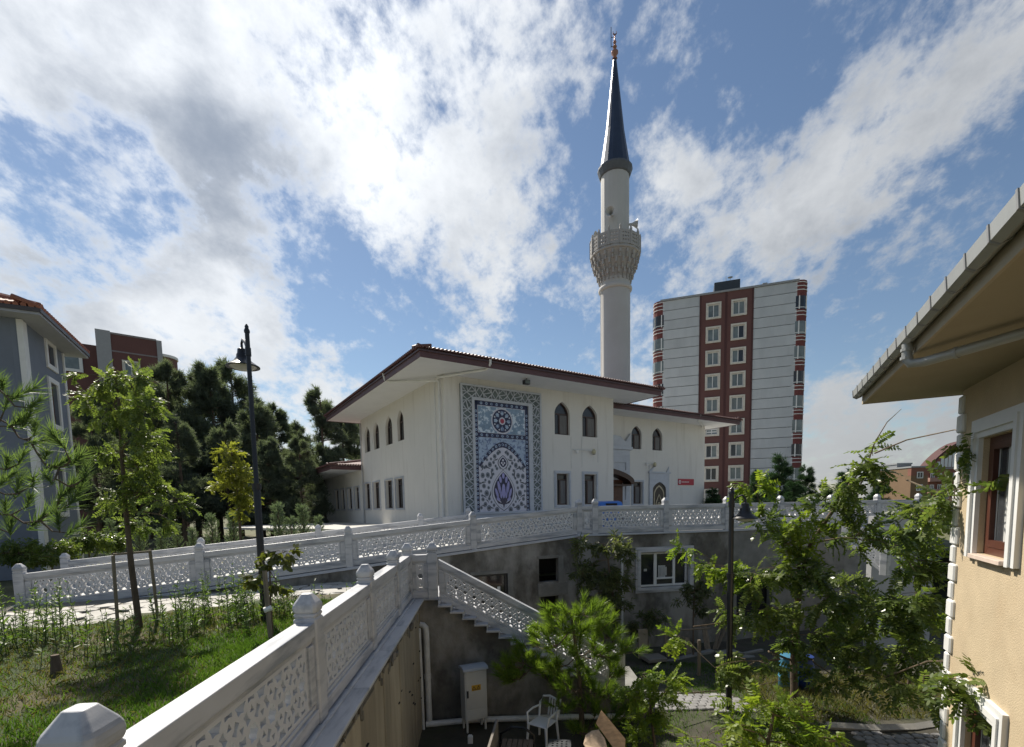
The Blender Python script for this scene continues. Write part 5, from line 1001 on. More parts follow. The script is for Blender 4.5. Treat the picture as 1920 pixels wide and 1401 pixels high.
broadleaf('yellowing_tree', 'small yellowing tree behind the ramp left of the lamp post', b0, [b0, at(448, 960, Y), at(440, 880, Y), at(432, 840, Y)], [B(428, 848, Y, 26, 15), B(450, 890, Y, 28, 20), B(410, 908, Y, 26, 10), B(455, 925, Y, 28, 20), B(435, 880, Y, 26, 16), B(455, 960, Y, 18, 12)], LYy, PINN, .3, 1.5, r0_=.06)
def stake1(t, base): a = onz(507, 1196, -2.02); m = MB(); b = at(496, 1070, a.y); m.tube([a - base, b - base], .035, 8); m.build('stake', wood, t); m = MB(); c = a.lerp(b, .42) - base; m.tube([c + Vector((-.04, -.04, 0)), c + Vector((.06, .0, .03))], .045, 8); m.build('tie', white, t)
b0 = onz(511, 1190, -2.02); Y = b0.y
broadleaf('walnut_sapling', 'leafy sapling tied to a thick stake in front of the lamp post', b0, [b0, at(507, 1120, Y), at(506, 1070, Y), at(508, 1035, Y)], [B(490, 1035, Y, 20, 16, n=14), B(540, 1035, Y, 30, 14, n=20), B(475, 1080, Y, 20, 16, n=14), B(520, 1095, Y, 22, 14, n=12), B(500, 1060, Y, 26, 20, n=12)], leafmat('walnut_leaf', (.06, .08, .02), (.15, .15, .035), .4), BROAD, .15, 1, 4, r0_=.018, r1_=.008, extra=stake1, down=.5)
# --- big locust in the courtyard
b0 = onz(1490, 1322, -4.72); Y = b0.y
def bigextra(t, base):
    m = MB(); tw_ = [((1600, 950, 9.9), (1640, 830, 9.6), (1663, 792, 9.5), (1690, 767, 9.5)), ((1640, 850, 9.4), (1700, 825, 8.8), (1790, 806, 8.0), (1820, 815, 7.4)), ((1660, 1270, 8.6), (1740, 1240, 8.0), (1800, 1240, 7.2), (1890, 1262, 6.4)), ((1700, 900, 9.0), (1760, 925, 8.2), (1840, 900, 7.2), (1900, 880, 6.6)), ((1300, 1175, 10.6), (1340, 1170, 10.8), (1420, 1160, 11), (1480, 1150, 11)), ((1240, 1300, 10), (1290, 1300, 10.2), (1400, 1290, 10.5), (1490, 1270, Y)), ((1500, 960, 10.6), (1500, 1010, 10.6), (1495, 1100, Y), (1492, 1160, Y))]
    for p in tw_: m.tube([at(*q_) - base for q_ in p], [.016, .012, .009, .005] if p[0][0] != 1500 else [.02, .03, .04, .05], 6)
    m.build('bare_twigs', twigm, t, smooth=True)
broadleaf('locust_tree', 'big dark green locust tree filling the right of the courtyard', b0, [b0, at(1488, 1240, Y), at(1494, 1160, Y), at(1500, 1090, Y), at(1520, 1020, Y - .2), at(1560, 960, Y - .4), at(1600, 900, Y - .6)],
          [B(1635, 862, 9.8, 48, 34), B(1600, 905, 9.8, 44, 30), B(1560, 950, 10.2, 50, 34), B(1440, 985, 10.8, 46, 28), B(1600, 1010, 10, 70, 36), B(1680, 985, 9, 56, 28), B(1745, 965, 8.2, 48, 34), B(1790, 935, 7.4, 40, 24), B(1820, 900, 7.0, 30, 20), B(1828, 832, 7.0, 22, 14, n=16), B(1905, 900, 6.2, 22, 20, n=12), B(1700, 1050, 9, 70, 40), B(1480, 1060, 10.4, 64, 46), B(1410, 1075, 10.6, 48, 30), B(1560, 1110, 10, 84, 50), B(1660, 1140, 9.2, 76, 48), B(1440, 1135, 10.4, 56, 40), B(1730, 1110, 8.6, 40, 40), B(1500, 1190, 10.2, 66, 40), B(1600, 1210, 9.6, 80, 44), B(1700, 1215, 8.6, 60, 36), B(1380, 1150, 11, 34, 20), B(1420, 1240, 10, 66, 26), B(1340, 1252, 10, 34, 15), B(1560, 1265, 9.4, 60, 34), B(1660, 1275, 8.6, 66, 34), B(1810, 1275, 6.6, 52, 34), B(1850, 1320, 6.2, 46, 30), B(1880, 1275, 6.2, 26, 14), B(1730, 1300, 8.0, 50, 30)],
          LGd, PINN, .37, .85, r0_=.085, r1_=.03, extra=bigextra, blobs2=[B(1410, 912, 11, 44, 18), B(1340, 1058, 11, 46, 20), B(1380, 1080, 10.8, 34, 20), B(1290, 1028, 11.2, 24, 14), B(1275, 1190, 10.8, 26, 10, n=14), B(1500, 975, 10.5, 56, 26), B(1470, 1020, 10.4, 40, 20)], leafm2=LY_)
b0 = Vector((3.9, 6.3, ZC)); Y = 6.3
broadleaf('locust_tree', 'bright green locust crown at the bottom edge right of the leaning boards', b0, [b0, Vector((3.75, 6.3, -4.2)), at(1440, 1450, Y), at(1440, 1390, Y), at(1450, 1340, Y)],
          [B(1440, 1330, Y, 72, 26), B(1380, 1360, Y, 56, 26), B(1500, 1365, Y, 70, 30), B(1320, 1385, Y, 50, 24), B(1570, 1390, 5.9, 60, 26), B(1440, 1395, Y, 80, 30), B(1540, 1430, 5.8, 80, 30)], LY_, PINN, .26, .9, r0_=.04)
b0 = Vector((2.6, 8.6, ZC)); Y = 8.6
broadleaf('locust_sapling', 'pale green drooping locust sapling right of the courtyard pine', b0, [b0, at(1220, 1330, Y), at(1215, 1270, Y)], [B(1200, 1265, Y, 36, 20), B(1245, 1300, Y, 36, 22), B(1185, 1300, Y, 20, 22), B(1215, 1335, Y, 34, 26), B(1200, 1375, Y, 24, 20), B(1260, 1275, Y, 30, 14)], LY_, PINN, .25, 1, r0_=.03, r1_=.012)
# --- thin trees against the plaza wall
b0 = onz(1150, 1245, -5.1); Y = b0.y
broadleaf('narrow_leaved_tree', 'dark narrow-leaved tree against the basement wall left of its marble window', b0, [b0, at(1150, 1180, Y), at(1148, 1110, Y), at(1140, 1050, Y), at(1130, 1020, Y)], [B(1100, 1022, Y, 30, 16), B(1150, 1020, Y, 38, 20), B(1090, 1070, Y, 30, 20), B(1130, 1075, Y, 46, 28), B(1170, 1040, Y, 26, 20), B(1115, 1115, Y, 36, 26), B(1150, 1130, Y, 34, 26), B(1160, 1090, Y, 30, 26), B(1140, 1170, Y, 18, 18)], LN, LANCE, .3, 1.1, r0_=.05)
b0 = onz(1300, 1236, -5.15); Y = b0.y
broadleaf('narrow_leaved_tree', 'small dark tree under the right corner of the marble window', b0, [b0, at(1300, 1160, Y), at(1302, 1110, Y)], [B(1300, 1105, Y, 30, 20), B(1320, 1085, Y, 20, 14), B(1280, 1120, Y, 16, 12), B(1310, 1140, Y, 18, 12)], LN, LANCE, .28, 1.1, r0_=.03)
b0 = onz(1215, 1240, -5.1); Y = b0.y
broadleaf('shrub', 'low dark shrub below the marble window', b0, [b0, at(1215, 1200, Y), at(1212, 1180, Y)], [B(1208, 1165, Y, 30, 20), B(1230, 1155, Y, 20, 12), B(1190, 1180, Y, 16, 12)], LN, LANCE, .28, 1.1, cat='shrub', r0_=.02)
# --- sunlit weedy trees at the far right of the courtyard
for k, (px, py, Y, sc, lb) in enumerate(((1720, 1010, 12.5, 1, 'light green bushy tree beside the annex window, behind the big locust'), (1600, 1120, 13.5, 1.1, 'olive green small tree in the middle of the right courtyard'), (1710, 1150, 11, 1, 'yellow green small tree just left of the white quoins'))):
    b0 = at(px, py, Y); b0.z = zcourt(b0.x, b0.y)
    broadleaf('small_tree', lb, b0, [b0, at(px + 3, py + 50, Y), at(px, py, Y)], [B(px, py - 25, Y, 36, 26), B(px + 28, py + 12, Y, 30, 26), B(px - 26, py + 20, Y, 34, 26), B(px, py + 60, Y, 40, 24)], LY_ if k != 1 else LG, LANCE, .3, .9, r0_=.04)
# --- pines made of needle tufts
def pine(name, label, base, trunk, tips, mat_, tl=.2, per=3, group=None, r0_=.06, src=None, T=TUFTN, spread=.16, rb=.011):
    base = Vector(base); t = thing(name, label, 'tree', base, 0, group); m = MB(); tk = [Vector(p) - base for p in trunk]; n = len(tk); m.tube(tk, [r0_ * (1 - .75 * i / (n - 1)) for i in range(n)], 9); m.build('trunk', barkm, t, smooth=True); br = MB(); P_, A_ = [], []
    nodes = [(p, 0.) for p in tk]
    for tip in sorted(tips, key=lambda q: min((Vector(q) - base - p).length for p in tk)):
        tp_ = Vector(tip) - base; s, ds = min([q for q in nodes if q[0].z < tp_.z + .25] or nodes[:1], key=lambda q: (q[0] - tp_).length + .3 * q[1]); L_ = (tp_ - s).length; mid = s.lerp(tp_, .5) - Vector((rnd.gauss(0, .05), rnd.gauss(0, .05), .14)) * L_; br.tube([s, mid, tp_], [rb * (1.1 + .35 * L_), rb, rb * .6], 6); d = (tp_ - mid).normalized(); nodes.append((mid, ds + L_ * .5)); nodes.append((tp_ - d * .1, ds + L_))
        for k in range(per):
            o = Vector((rnd.gauss(0, spread), rnd.gauss(0, spread), rnd.gauss(0, spread * .7))) if k else Vector((0, 0, 0)); q_ = tp_ + o; br.tube([tp_ - d * .12, q_], [rb * .6, rb * .45], 5, cap=False); P_.append(q_); A_.append(d * .5 + Vector((rnd.gauss(0, .3), rnd.gauss(0, .3), .55 + rnd.gauss(0, .2))) + o * 2.5)
    br.build('branches', barkm, t, smooth=True); P_ = np.array(P_); A_ = unit(np.array(A_)); up = rv(len(P_)); sc = tl * NR.uniform(.75, 1.15, len(P_)); ps = []
    P_ = P_ - A_ * sc[:, None] * .3
    for j, TT in enumerate(T):
        s = np.arange(len(P_)) % len(T) == j; ps.append(inst(TT[0], TT[1], P_[s], A_[s], up[s], sc[s]))
    V, F = join(ps); arrays_mesh('crown', V, F, mat_, t); return t
Y = 5.6; pb = at(-95, 1160, Y); pb.z = zgard(pb.x, pb.y)
pine('pine_tree', 'open pine with long needle tufts reaching in from the left edge', pb, [pb, at(-80, 1100, Y), at(-60, 960, Y), at(-60, 800, Y), at(-50, 690, Y)],
     [at(*q_) for q_ in ((5, 730, Y), (30, 745, Y), (55, 765, Y - .1), (10, 765, Y), (45, 795, Y), (20, 800, Y), (65, 815, Y), (120, 838, Y - .2), (35, 870, Y), (10, 880, Y), (95, 880, Y), (135, 870, Y), (160, 895, Y), (150, 915, Y), (95, 905, Y - .2), (115, 930, Y), (60, 910, Y), (130, 945, Y), (30, 925, Y), (50, 950, Y), (100, 955, Y), (10, 960, Y), (60, 985, Y), (110, 985, Y - .2), (20, 1000, Y), (130, 1000, Y), (60, 830, Y), (85, 860, Y), (-20, 740, Y), (-20, 850, Y), (0, 910, Y), (-10, 1010, Y))], NEEDb, .25, 1, spread=.05, rb=.009)
Y = 9.75; pb = onz(1092, 1378, ZC); Y = pb.y
pine('pine_tree', 'bushy bright green pine beside the white plastic chair', pb, [pb, at(1088, 1300, Y), at(1082, 1230, Y), at(1075, 1180, Y), at(1070, 1150, Y)],
     [at(px, py, Y + dy) for px, py, dy in ((1070, 1150, 0), (1100, 1150, .1), (1125, 1155, -.1), (1040, 1170, .1), (1010, 1185, 0), (1060, 1185, -.3), (1090, 1190, -.3), (1120, 1190, .2), (1150, 1195, 0), (1000, 1210, .2), (1035, 1215, -.3), (1075, 1220, -.4), (1130, 1225, -.2), (1165, 1225, 0), (950, 1245, 0), (970, 1255, .1), (980, 1268, .2), (1010, 1245, .2), (1050, 1250, -.4), (1100, 1255, -.4), (1145, 1260, 0), (960, 1275, .1), (1040, 1290, .1), (1070, 1290, -.5), (1115, 1295, -.3), (1140, 1300, 0), (1060, 1330, -.4), (1120, 1335, -.2), (1160, 1300, .1), (1180, 1335, .1), (1090, 1370, -.6), (1110, 1400, -.5), (1150, 1350, 0), (1040, 1160, 0), (1085, 1165, .1), (1020, 1265, 0), (1085, 1270, 0), (1060, 1200, .3), (1110, 1215, .3), (1130, 1175, .2), (975, 1240, .1))], NEED, .25, 6, spread=.12, rb=.011)
# --- the pine wood behind the ramp: three kinds, each tree its own copy
def wood_pine(seed, h, rw, mt, n=1500, taper=.8, low=.12, scr=(.35, .62), nb_=34, asp=.28):
    r_ = np.random.RandomState(seed); z = low + (1 - low) * r_.rand(n) ** .9; nb = nb_; bz = np.sort(r_.uniform(low, 1, nb)); ba = r_.uniform(0, 6.28, nb); bi = r_.randint(0, nb, n); z = bz[bi] + r_.normal(0, .018, n)
    prof = np.clip(1.08 - z, .02, 1) ** taper * (1 - np.clip((.3 - z) / .3, 0, 1) * .45) * (.75 + .5 * r_.rand(nb))[bi]; rr = rw * prof * np.sqrt(r_.rand(n)) * 1.05; a = ba[bi] + r_.normal(0, asp, n)
    pos = np.stack([np.cos(a) * rr, np.sin(a) * rr, z * h + .1 * rr], 1); ax = np.stack([np.cos(a), np.sin(a), np.full(n, .7)], 1) + r_.normal(size=(n, 3)) * .4; sc = r_.uniform(scr[0], scr[1], n); ps = []
    for j, TT in enumerate(TUFTF): s = np.arange(n) % 3 == j; ps.append(inst(TT[0], TT[1], pos[s], ax[s], rv(s.sum()), sc[s]))
    V, F = join(ps); m = MB(); k_ = h / 10; m.tube([(0, 0, -.2), (.05, .03, h * .5), (0, 0, h * .97)], [.19 * k_, .12 * k_, .03 * k_], 8); br = MB()
    for k in range(nb): e = rw * .8 * max(.05, 1.05 - bz[k]) ** taper; br.tube([(0, 0, bz[k] * h - .1), (math.cos(ba[k]) * e, math.sin(ba[k]) * e, bz[k] * h + .12)], [.05 * k_, .015 * k_], 5)
    t = thing('pine_tree', 'x', 'tree', (0, 0, 0)); m.build('trunk', barkm, t, smooth=True); br.build('branches', barkm, t); arrays_mesh('crown', V, F, mt, t); return t
protos = [wood_pine(3, 10, 2.7, NEEDhz, 3400, .8, .12, (.28, .46), 70, .13), wood_pine(8, 10, 2.3, NEEDhz, 3000, .7, .12, (.28, .46), 60, .14), wood_pine(21, 10, 3.1, NEEDhz, 3600, .9, .12, (.28, .48), 75, .12)]
first = [True] * 3
def put(protos_, first_, k, px, py, Y, zb, h0, label, group, wide=1):
    tp_ = at(px, py, Y); o = protos_[k]
    if not first_[k]: o = copy_tree(o)
    first_[k] = False; s = (tp_.z - zb) / h0; o.location = (tp_.x, tp_.y, zb); o.scale = (s * wide, s * wide, s); o.rotation_euler = (0, 0, rnd.uniform(0, 6.28)); o['label'] = label; o['group'] = group; return o
WD_ = [(168, 770, 33, 'dark pine just right of the grey house'), (205, 730, 42, 'dark pine behind the staked locust crown'), (262, 722, 44, 'dark pine rising right of the staked locust crown'), (312, 698, 40, 'tall dark pine below the maroon block corner'), (352, 712, 47, 'dark pine second right of the maroon block'), (392, 700, 42, 'dark pine left of the lamp, between two others'), (432, 692, 46, 'tallest dark pine directly left of the lamp pole'), (478, 755, 40, 'dark pine directly behind the lamp pole'), (512, 772, 45, 'dark pine right of the lamp pole'), (556, 800, 50, 'low dark pine in the dip of the treeline'), (600, 742, 44, 'tall dark pine left of the mosque eave'), (640, 772, 47, 'dark pine partly behind the mosque eave end'), (668, 800, 52, 'dark pine behind the low mosque wing roof'), (330, 790, 33, 'shorter dark pine in front, left of the yellowing tree'), (255, 800, 34, 'shorter dark pine in front, behind the staked trunk'), (560, 830, 35, 'shorter dark pine in front, right of the lamp'), (420, 800, 36, 'shorter dark pine in front, behind the yellowing tree'), (500, 830, 35, 'shorter dark pine in front, next to the lamp pole')]
for i, (px, py, Y, lb) in enumerate(WD_): put(protos, first, i % 3, px, py, Y, -2.4, 10, lb, 'pines of the dark wood behind the ramp', 1.0)
cprot = [wood_pine(31, 5, 1.1, DKC, 1500, .75, .03, (.25, .4)), wood_pine(32, 5, 1.4, DKC, 1800, .85, .03, (.25, .4))]; cf = [True, True]
for c in cprot: c['label'] = 'x'
for i, (px, py, Y, lb, w) in enumerate(((1462, 864, 40, 'dark green conifer in front of the tower, tallest of the group', 1.2), (1424, 884, 42, 'dark conifer left of the tallest one before the tower', 1.0), (1512, 882, 42, 'dark conifer at the tower right corner', 1.0), (1488, 905, 38, 'low dark conifer between the two taller ones by the tower', 1.4), (1336, 922, 36, 'low dark bush right of the mosque wing corner', 1.5), (1395, 915, 44, 'dark conifer right of the plaza lamp, small', 1.3), (1588, 890, 36, 'dark conifer showing left through the big locust', 1.3), (1650, 905, 40, 'dark conifer left of the distant blocks', 1.3), (1545, 912, 40, 'low dark conifer right of the tower', 1.4))):
    put(cprot, cf, i % 2, px, py, Y, -2.0, 5, lb, 'dark conifers beyond the plaza', w)
# --- pale young cypresses along the ramp
def cypress(seed, h=2.2):
    r_ = np.random.RandomState(seed); P_, A_, S_ = [], [], []; br = MB()
    for k in range(46):
        z = h * (.06 + .9 * (k / 46) ** .9); a = k * 2.4 + r_.uniform(-.4, .4); l = .62 * (1 - z / h) ** .8 * r_.uniform(.55, 1.25) + .06; d = np.array([math.cos(a) * .62, math.sin(a) * .62, .78])
        br.tube([(0, 0, z - .04), tuple(np.array([0, 0, z]) + d * l)], [.012, .004], 4, cap=False)
        for j in range(7): t = .2 + .8 * j / 6; P_.append(np.array([0, 0, z]) + d * l * t + r_.normal(size=3) * .03); A_.append(d + r_.normal(size=3) * .35); S_.append(.17 * (1.1 - .4 * t))
    P_ += [np.array([0, 0, h * .93]), np.array([0, 0, h * .86])]; A_ += [np.array([0, .05, 1.])] * 2; S_ += [.2, .2]
    T_ = tuft(50 + seed, 16, 34, .6, .05); V, F = inst(T_[0], T_[1], np.array(P_), np.array(A_), rv(len(P_)), np.array(S_)); t = thing('cypress', 'x', 'tree'); m = MB(); m.tube([(0, 0, -.1), (0, 0, h)], [.035, .006], 7); m.build('trunk', barkm, t); br.build('branches', barkm, t); arrays_mesh('crown', V, F, CYP, t); return t
cy = cypress(2)
cyf = [True]
for i, (px, py, lb) in enumerate(((520, 945, 'pale cypress right of the lamp pole'), (566, 948, 'tallest pale cypress left of the mosque'), (597, 968, 'small pale cypress nearest the mosque'), (436, 962, 'pale cypress left of the lamp pole'), (395, 965, 'pale cypress beside the yellowing tree'), (330, 985, 'pale cypress right of the second stake'), (300, 992, 'small pale cypress between stake and ramp post'), (258, 978, 'pale cypress behind the staked trunk'), (205, 975, 'pale cypress left of the staked trunk'), (545, 970, 'low pale cypress between two taller ones'), (360, 990, 'low pale cypress left of the yellowing tree'))):
    put([cy], cyf, 0, px, py, 21 + (i % 3) * 1.2, -2.42, 2.2, lb, 'pale young cypresses along the ramp', 1.0)
# --- dark shrubs at the foot of the grey house
for i, (px, py, Y, rx, ry, lb) in enumerate(((35, 1035, 15.5, 45, 28, 'dark shrub below the pine at the left edge'), (95, 1030, 16.5, 40, 26, 'dark shrub at the grey house corner'), (165, 1010, 18, 36, 24, 'green shrub right of the grey house corner'), (215, 1012, 19, 30, 20, 'green shrub behind the first stake'))):
    b0 = at(px, py, Y); b0.z = -2.42; broadleaf('shrub', lb, b0, [b0, at(px, py + 14, Y), at(px, py, Y)], [B(px, py, Y, rx, ry), B(px - rx * .6, py + 8, Y, rx * .7, ry * .7), B(px + rx * .6, py + 8, Y, rx * .7, ry * .7)], LGd, LANCE, .26, 1.0, cat='shrub', r0_=.03)
# --- grass and weeds
def blades(name, pts, h, mt, label, cat, w=.006, lean=.35, stems=False):
    n = len(pts); P_ = np.array(pts); hh = h * NR.uniform(.5, 1.15, n); a = NR.uniform(0, 6.28, n); s = np.stack([np.cos(a), np.sin(a), np.zeros(n)], 1) * (w * NR.uniform(.6, 1.3, n))[:, None]; l = NR.normal(size=(n, 3)) * lean; l[:, 2] = 0; mid = P_ + l * hh[:, None] * .3 + np.array([0, 0, 1]) * hh[:, None] * .6; tip = P_ + l * hh[:, None] + np.array([0, 0, 1]) * hh[:, None]
    V = np.stack([P_ - s, P_ + s, mid + s * .7, tip, mid - s * .7], 1).reshape(-1, 3); F = np.arange(n * 5).reshape(n, 5); o = arrays_mesh(name, V, F, mt); return tag(o, label, cat, None, 'stuff')
def nz(x, y): return math.sin(x * 1.3 + 1.7 * math.sin(y * .9)) * math.cos(y * 1.1 + .8 * math.sin(x * 1.9))
GR = leafmat('grass_blade', (.045, .105, .016), (.125, .2, .035), .45); GRd = leafmat('dry_grass', (.10, .105, .035), (.19, .165, .07), .35)
pts = []; dry = []
while len(pts) < 115000:
    y = rnd.uniform(1.2, 10.6); x = FX(y) - .12 - abs(rnd.random() ** 1.25) * 8.5
    if y > 8.6 + (x + 9) * .60: continue
    near = 1 - min(1, max(0, (FX(y) - x - 1.6) / 3.2)) * .8 if y > 4.2 else 1
    dens_ = near * (.75 + .45 * nz(x, y))
    if y > 5.0 and x < FX(y) - 2.9 + .6 * nz(x * 2, y * 2): dens_ *= .4
    if rnd.random() < dens_: pts.append((x, y, zgard(x, y) - .01))
    elif rnd.random() < .2: dry.append((x, y, zgard(x, y) - .01))
blades('grass', pts, .075, GR, 'short green grass on the garden bed behind the nearest balustrade', 'grass', .0055)
blades('dry_grass', dry, .07, GRd, 'dry straw coloured grass on the bare soil of the garden bed', 'grass', .006, .8)
pts = []
while len(pts) < 26000:
    x, y = rnd.uniform(1.3, 7.5), rnd.uniform(6.0, 14.5)
    if (abs(y - (11.0 - (x - 3.8) * .18)) < .62 and 2.6 < x < 5.3) or (x > 6.2 and y < 9.4): continue
    if rnd.random() < .55 + .6 * nz(x * 1.4, y): pts.append((x, y, zcourt(x, y) - .01))
blades('lawn', pts, .09, GR, 'green lawn in the sunken courtyard', 'grass', .006)
pts = []
while len(pts) < 9000:
    x, y = rnd.uniform(5.6, 10.5), rnd.uniform(9.7, 13)
    if rnd.random() < .7: pts.append((x, y, zcourt(x, y) - .01))
blades('dry_grass', pts, .16, GRd, 'long dry grass behind the cobbled path on the right', 'grass', .007, .6)
wp = []; wa2 = []; wu = []; ws = []; stm = MB()
def weed(x, y, h):
    z = zgard(x, y); lean = Vector((rnd.gauss(0, .1), rnd.gauss(0, .1), 1)); stm.tube([(x, y, z), (x + lean.x * h * .5, y + lean.y * h * .5, z + h * .5), (x + lean.x * h, y + lean.y * h, z + h)], [.006, .005, .002], 4, cap=False)
    for k in range(int(h * 42)):
        t = rnd.uniform(.12, 1); a = rnd.uniform(0, 6.28); wp.append((x + lean.x * h * t, y + lean.y * h * t, z + h * t)); wa2.append((math.cos(a), math.sin(a), rnd.uniform(.2, 1.0))); wu.append((0, 0, 1)); ws.append(rnd.uniform(.06, .12) * (1.25 - t * .6))
for cx_, cy_, n, hh in ((-8.4, 8.0, 22, .55), (-7.6, 7.6, 16, .6), (-6.4, 7.2, 10, .45), (-8.2, 6.8, 18, .5), (-5.7, 8.9, 18, .5), (-5.2, 9.2, 26, .6), (-4.6, 9.3, 16, .5), (-4.1, 9.2, 10, .4), (-7.2, 6.0, 14, .4), (-5.0, 8.2, 20, .35), (-3.4, 9.6, 10, .35), (-6.9, 8.3, 8, .3), (-9.3, 7.8, 12, .5), (-2.8, 10.2, 10, .35), (-5.8, 6.6, 8, .4), (-6.2, 9.0, 10, .5), (-7.9, 7.2, 20, .6), (-6.0, 8.2, 16, .5), (-4.9, 8.8, 22, .55), (-5.4, 7.6, 14, .4), (-6.8, 5.4, 10, .45)):
    for k in range(n): x, y = rnd.gauss(cx_, .32), rnd.gauss(cy_, .22); weed(x, y, hh * rnd.uniform(.5, 1.75))
w_ = stm.build('tall_weeds', leafmat('weed_stem', (.06, .10, .03), (.12, .16, .05), .2)); tag(w_, 'tall leafy weeds growing along the path and round the stakes', 'weeds', None, 'stuff')
T = leaflet(np.zeros(3), np.array([1., 0, 0]), np.array([0, 0, 1.]), 1., .11); V, F = inst(np.array(T), np.arange(6).reshape(1, 6), np.array(wp), np.array(wa2), np.array(wu) + NR.normal(size=(len(wp), 3)) * .4, np.array(ws)); arrays_mesh('weed_leaves', V, F, leafmat('weed_leaf', (.06, .12, .02), (.15, .21, .05), .45), w_)
# ================================================================ THINGS
# --- street lamps
def street_lamp(label, base, top, armz, lant, rlow, rtop, zj, brim):
    t = thing('street_lamp', label, 'street lamp', base, 0, 'black street lamps'); b = Vector(base); T_ = Vector(top) - b; L_ = Vector(lant) - b; A_ = Vector((0, 0, armz - b.z))
    A_.x = T_.x * A_.z / T_.z; A_.y = T_.y * A_.z / T_.z; J = T_ * ((zj - b.z) / T_.z)
    m = MB(); m.tube([(0, 0, -.1), (0, 0, .3), J, J + (T_ - J) * .02, T_], [rlow * 1.15, rlow, rlow, rtop * 1.15, rtop], 14); m.lathe([(rtop * 1.25, -.02), (rtop * 1.3, .02), (rtop * .8, .06), (rtop * .9, .09), (.01, .13)], 12, tuple(T_)); m.lathe([(rlow * 1.25, -.06), (rlow * 1.25, .05)], 14, tuple(J)); m.build('pole', blackm, t, smooth=True)
    up = L_ + Vector((0, 0, .30)); m = MB(); m.tube([A_, A_.lerp(up, .35) + Vector((0, 0, .10)), A_.lerp(up, .8) + Vector((0, 0, .1)), up, up - Vector((0, 0, .1))], [.026, .024, .022, .022, .03], 8); m.tube([A_ - Vector((0, 0, .07)), A_ + Vector((0, 0, .07))], rtop * 1.3, 12); m.build('arm', blackm, t, smooth=True)
    m = MB(); m.lathe([(.03, .22), (.075, .2), (.085, .12), (.1, .1), (.105, .05), (brim * .55, -.02), (brim, -.11), (brim, -.125), (brim * .5, -.05), (.08, .0)], 24, tuple(L_), cap=False); s = m.build('lamp_shade', blackm, t, smooth=True)
    m = MB(); m.lathe([(brim * .8, -.115), (brim * .55, -.16), (.03, -.19)], 20, tuple(L_)); m.build('diffuser', mat('lamp_glass', (.45, .45, .42), .3, .05), s, smooth=True)
b0 = onz(497, 1165, -2.05); street_lamp('tall black street lamp standing in the garden bed before the ramp', b0, at(463, 622, b0.y), at(466, 660, b0.y).z, at(455, 676, b0.y + .38), .062, .037, at(480, 912, b0.y).z, .285)
b0 = onz(1366, 1338, -4.7); street_lamp('black street lamp in the courtyard with its shade level with the plaza balustrade', b0, at(1372, 925, b0.y), at(1372, 945, b0.y).z, at(1397, 962, b0.y - .1), .065, .05, -1.6, .255)
# --- electric cabinet
cb = thing('electric_cabinet', 'grey metal electric cabinet with yellow warning sticker under the stairs', 'cabinet', (-.86, 9.72, ZC), R(24)); cabm = mat('cabinet_grey', (.52, .54, .54), .45, .05, 3, col2=(.42, .42, .40), c2amt=.4, c2scale=2)
m = MB(); m.box(-.24, .24, -.15, .15, .25, 1.3); m.build('body', cabm, cb, bevel=.006); m = MB(); m.box(-.215, .215, -.166, -.152, .5, 1.28); d_ = m.build('door', cabm, cb, bevel=.004); m = MB(); m.box(-.205, -.17, -.185, -.167, .75, .9); m.build('handle', blackm, d_, bevel=.004)
m = MB(); m.box(-.215, .215, -.163, -.152, .27, .48); m.build('lower_panel', cabm, cb, bevel=.004)
m = MB(); m.prism([(-.19, 1.302), (.19, 1.302), (.17, 1.35), (.06, 1.38), (-.06, 1.38), (-.17, 1.35)], lambda a, b, d: (d, a, b), -.27, .27); m.build('roof', mat('cabinet_roof', (.38, .42, .47), .45, .05), cb, bevel=.006)
for sx, sy in ((-.2, -.12), (.2, -.12), (-.2, .12), (.2, .12)): m = MB(); m.box(sx - .02, sx + .02, sy - .02, sy + .02, 0, .248); m.build('leg', cabm, cb)
m = MB(); m.box(-.1, .1, -.169, -.1665, .88, 1.0); s_ = m.build('warning_sticker', mat('sticker_yellow', (.55, .33, .03), .5, .05), d_); m = MB()
for c in (-.05, .05): m.slab([[(c - .042, .915), (c + .042, .915), (c, .985)], [(c - .024, .924), (c + .024, .924), (c, .966)]], off(XZ, 0, -.17, 0), .003); m.box(c - .003, c + .003, -.1715, -.1685, .932, .955)
m.box(-.08, .08, -.171, -.1695, .893, .905); m.build('warning_print', blackm, s_)
# --- white plastic chair
ch = thing('plastic_chair', 'white plastic garden chair standing under the courtyard pine', 'chair', (.53, 9.05, ZC), R(-35)); chm = mat('white_plastic', (.78, .80, .82), .35, .03)
m = MB(); m.box(-.21, .21, -.22, .2, .41, .435); m.build('seat', chm, ch, bevel=.012)
for sx, sy in ((-.2, -.2), (.2, -.2), (-.2, .2), (.2, .2)): m = MB(); m.tube([(sx * 1.12, sy * 1.15, 0), (sx * .98, sy, .42)], [.022, .03], 6); m.build('leg', chm, ch)
bk = MB(); bk.tube([(-.2, .2, .42), (-.21, .26, .7), (-.15, .29, .82), (0, .3, .85), (.15, .29, .82), (.21, .26, .7), (.2, .2, .42)], .022, 8); b_ = bk.build('backrest', chm, ch, smooth=True)
for i in range(5): m = MB(); x = -.12 + i * .06; m.box(x - .017, x + .017, .2, .212, .44, .8, Matrix.Rotation(R(-14), 4, 'X') @ Matrix.Translation((0, .11, .04))); m.build('slat', chm, b_)
for s in (-1, 1): m = MB(); m.tube([(s * .205, .25, .64), (s * .25, .05, .64), (s * .25, -.16, .62), (s * .21, -.2, .42)], .02, 8); m.build('armrest', chm, ch, smooth=True)
